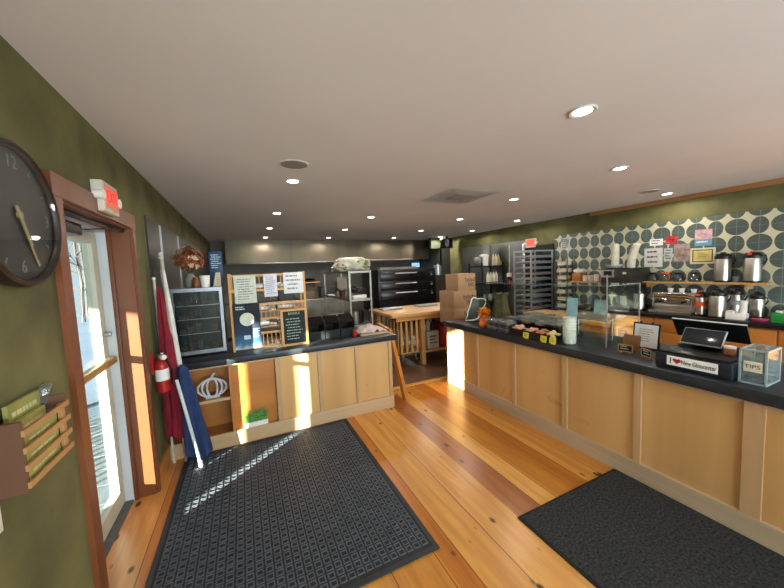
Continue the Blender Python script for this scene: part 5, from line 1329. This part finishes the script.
for k, (x, m, h) in enumerate(((5.46, M_cream, .24), (5.54, M_cream, .24), (5.62, M_oil, .23))):
    bottle((x, 5.86, 1.5905), .034, h + .03, m, ['cream bottle at the left of the top black shelf group', 'cream bottle second on the top black shelf', 'yellow oil bottle on the top black shelf'][k])
for k in range(4):
    bottle((5.30 + k * .085, 5.87, 1.1605), .040, .28, M_cream, ['leftmost cream bottle on the second black shelf', 'second cream bottle on the second black shelf', 'third cream bottle on the second black shelf', 'rightmost cream bottle on the second black shelf'][k])
t = thing('bucket', 'white bucket with lid on the top black shelf', 'bucket', (5.27, 5.97, 1.5905))
MB().lathe([(.09, .0003), (.105, .22), (.112, .225), (.112, .25), (.10, .255)], (5.26, 5.95, 1.5905), 24).build('body', M_white, t)
MB().lathe([(.07, 0), (.085, .02)], (5.26, 5.95, 1.846), 20).build('lid', M_white, t)
t = thing('bucket', 'grey bucket on a box on the top black shelf', 'bucket', (5.50, 6.08, 1.5905))
MB().lathe([(.085, .0003), (.10, .24), (.108, .25)], (5.47, 6.09, 1.8455), 24).build('body', M('bucket_grey', '8f908c', .5), t)
tag(MB().box(5.36, 5.58, 6.0, 6.2, 1.5905, 1.845, bev=.003).build('brown_box', M_card), 'small cardboard box under the grey bucket', 'box')
tag(MB().box(5.64, 5.72, 5.84, 6.2, 1.5905, 1.70, bev=.003).build('plastic_bin', M('bin_grey', '86898a', .5)), 'grey plastic bin at the right end of the top black shelf', 'bin')
tag(MB().box(5.07, 5.13, 5.85, 6.1, 1.5905, 1.80, bev=.003).build('metal_can', M_dsteel), 'grey can at the left end of the top black shelf', 'can')
for k in range(3):
    tag(MB().lathe([(.05, .0003), (.055, .14), (.05, .15)], (5.2 + k * .18, 5.9, .7505), 18).build('food_tin', M('ft%d' % k, ['7b8a92', 'a39a83', '5b6a5f'][k], .4)), ['blue-grey tin on the third black shelf', 'cream tin in the middle of the third black shelf', 'green-grey tin on the third black shelf'][k], 'tin')
# red oven mitt hanging, mop
t = thing('oven_mitt', 'red oven mitt with white cuff hanging on the steel panel', 'oven mitt', (XR - .03, 5.62, 1.15))
MB().prism([(-.05, 0), (.05, 0), (.06, .14), (.085, .10), (.10, .12), (.07, .2), (.05, .23), (-.05, .23), (-.065, .1)], (XR - .014, 5.62, 1.08), (0, -1, 0), (0, 0, 1), -.035).build('mitt', M_redcloth, t)
MB().box(XR - .05, XR - .0135, 5.56, 5.68, 1.31, 1.40).build('cuff', M_white, t)
MB().tube([(XR - .025, 5.61, 1.37), (XR - .025, 5.61, 2.05)], .006).build('cord', M_white, t)
# glowing panel added to stand for small window lights in dark passage
t = thing('passage_window_glow', 'small glowing panel standing for window lights in the dark passage', 'screen', (5.2, 8.9, 1.4))
MB().box(5.05, 5.38, 9.2, 9.23, 1.62, 1.80).build('casing', M_black, t)
MB().box(5.07, 5.36, 9.195, 9.20, 1.64, 1.78).build('screen', EM('window_light_blue', '8fc6e8', 1.2), t)
MB().box(5.19, 5.24, 9.23, 9.298, 1.68, 1.74).build('mount', M_black, t)

# ------------------------------------------------------------------ outside
S('ground_outside', [(-30, XL - T - .0, -20, 25, -.35, -.25)], M('snowy_ground', '6d7f90', .8, ns=.7, na=.12))
dk = MB()
for k in range(22): dk.box(-3.95, XL - T, -1.3 + k * .28, -1.3 + k * .28 + .265, -.06, -.02)
dk.box(-3.95, XL - T, -1.3, 4.9, -.25, -.065)
ob = dk.build('trim_deck', M('deck_boards', '66727c', .7, ns=6, na=.2)); struct(ob)
S('trim_added_shade_roof', [(-3.95, XL - T, -1.05, 5.2, 2.30, 2.44)], M('porch_paint', 'b5bcc0', .6))  # unseen roof added to keep sun off the upper door jamb
S('trim_added_shade_post', [(-3.92, -3.76, -.20, .09, -.02, 2.30)], M('porch_paint', 'b5bcc0', .6))  # post added to cut a shaded band out of the door's sunbeam
S('trim_porch_post_far', [(-3.92, -3.80, 4.7, 4.82, -.02, 2.30)], M('porch_paint', 'b5bcc0', .6))
t = thing('deck_railing', 'pale railing of the porch outside the glass door', 'railing', (-3.85, 2.9, -.02))
MB().box(-3.88, -3.82, 1.0, 4.7, .80, .84).box(-3.87, -3.83, 1.0, 4.7, .06, .10).build('rails', M('rail_white', 'c9d2d8', .6), t)
for k in range(27):
    MB().box(-3.86, -3.84, 1.02 + k * .138, 1.04 + k * .138, .10, .80).build('baluster', M('rail_white', 'c9d2d8', .6), t)
def tree(x, y, h, seed, label):
    rnd = random.Random(seed); t = thing('bare_tree', label, 'tree', (x, y, -.25), 'bare trees outside')
    trunk = MB(); trunk.tube([(x, y, -.25), (x + .1, y, h * .3), (x - .05, y + .1, h * .6), (x, y, h)], [.08, .06, .04, .015], 8); trunk.build('trunk', M('bark', '5b5650', .9), t)
    mb = MB()
    def br(p, d, L_, r, n):
        q = p + d * L_; mb.tube([p, (p + q) / 2 + Vector((rnd.uniform(-.05, .05),) * 3) * L_, q], [r, r * .7, r * .4], 5)
        if n:
            for k in range(3):
                dd = (d + Vector((rnd.uniform(-.8, .8), rnd.uniform(-.8, .8), rnd.uniform(-.2, .7)))).normalized(); br(p.lerp(q, rnd.uniform(.5, 1)), dd, L_ * .62, r * .5, n - 1)
    for k in range(7):
        z = h * rnd.uniform(.12, .9); a = rnd.uniform(0, 6.28); br(Vector((x, y, z)), Vector((math.cos(a), math.sin(a), .6)).normalized(), h * .22, .035, 4)
    mb.build('branches', M('bark', '5b5650', .9), t)
for i, (x, y, h) in enumerate(((-8.0, 23.2, 6.5), (-10.6, 30.0, 8.5), (-13.5, 38.5, 10), (-6.9, 19.5, 5.0), (-17.0, 27.0, 7))):
    tree(x, y, h, i + 3, ['bare tree outside the glass door, tallest of the group', 'bare tree outside, near the right door stile', 'bare tree outside, farthest back', 'bare tree outside, low and close to the porch', 'bare tree outside in the middle of the glass'][i])

# ------------------------------------------------------------------ lights
w = bpy.data.worlds.new('World'); scene.world = w; w.use_nodes = True
nt = w.node_tree; N = nt.nodes; L = nt.links
tc = N.new('ShaderNodeTexCoord'); sp = N.new('ShaderNodeSeparateXYZ'); L.new(tc.outputs['Generated'], sp.inputs[0])
rp = N.new('ShaderNodeValToRGB'); rp.color_ramp.elements[0].color = rgb('d3e6f4'); rp.color_ramp.elements[1].color = rgb('5f9bd6'); rp.color_ramp.elements[1].position = .6
L.new(sp.outputs['Z'], rp.inputs[0])
bg = N['Background']; L.new(rp.outputs[0], bg.inputs[0]); bg.inputs[1].default_value = 1.3
sun = bpy.data.lights.new('sun', 'SUN'); sun.energy = 60; sun.angle = R(.6); sun.color = (1, .93, .82)
so = bpy.data.objects.new('sun', sun); COL.objects.link(so)
d = Vector((.77, .64, -.225)); so.rotation_euler = d.to_track_quat('-Z', 'Y').to_euler()
def area(name, loc, direction, sx, sy, e, c):
    l = bpy.data.lights.new(name, 'AREA'); l.shape = 'RECTANGLE'; l.size = sx; l.size_y = sy; l.energy = e; l.color = c
    o = bpy.data.objects.new(name, l); COL.objects.link(o); o.location = loc
    o.rotation_euler = Vector(direction).to_track_quat('-Z', 'Y').to_euler(); return o
area('window_daylight', (.9, YN - .25, 1.4), (0, 1, .42), 2.3, 1.4, 250, (.86, .93, 1))
area('window_daylight', (3.9, YN - .25, 1.4), (0, 1, .42), 2.5, 1.4, 185, (.86, .93, 1))

# ------------------------------------------------------------------ camera
cam = bpy.data.cameras.new('camera'); co = bpy.data.objects.new('camera', cam); COL.objects.link(co)
cam.sensor_fit = 'HORIZONTAL'; cam.sensor_width = 36; cam.lens = 316.0 / 784 * 36; cam.clip_start = .02
yaw, pitch, roll = R(25.08), R(4.47), R(-2.41)
f = Vector((math.sin(yaw) * math.cos(pitch), math.cos(yaw) * math.cos(pitch), -math.sin(pitch)))
r0 = Vector((math.cos(yaw), -math.sin(yaw), 0)); u0 = r0.cross(f)
r = r0 * math.cos(roll) + u0 * math.sin(roll); u = -r0 * math.sin(roll) + u0 * math.cos(roll)
co.matrix_world = Matrix(((r.x, u.x, -f.x, 0), (r.y, u.y, -f.y, 0), (r.z, u.z, -f.z, 1.6), (0, 0, 0, 1)))
scene.camera = co
vs = scene.view_settings; vs.view_transform = 'Standard'; vs.look = 'None'; vs.gamma = 1; vs.use_curve_mapping = False; vs.exposure = 0
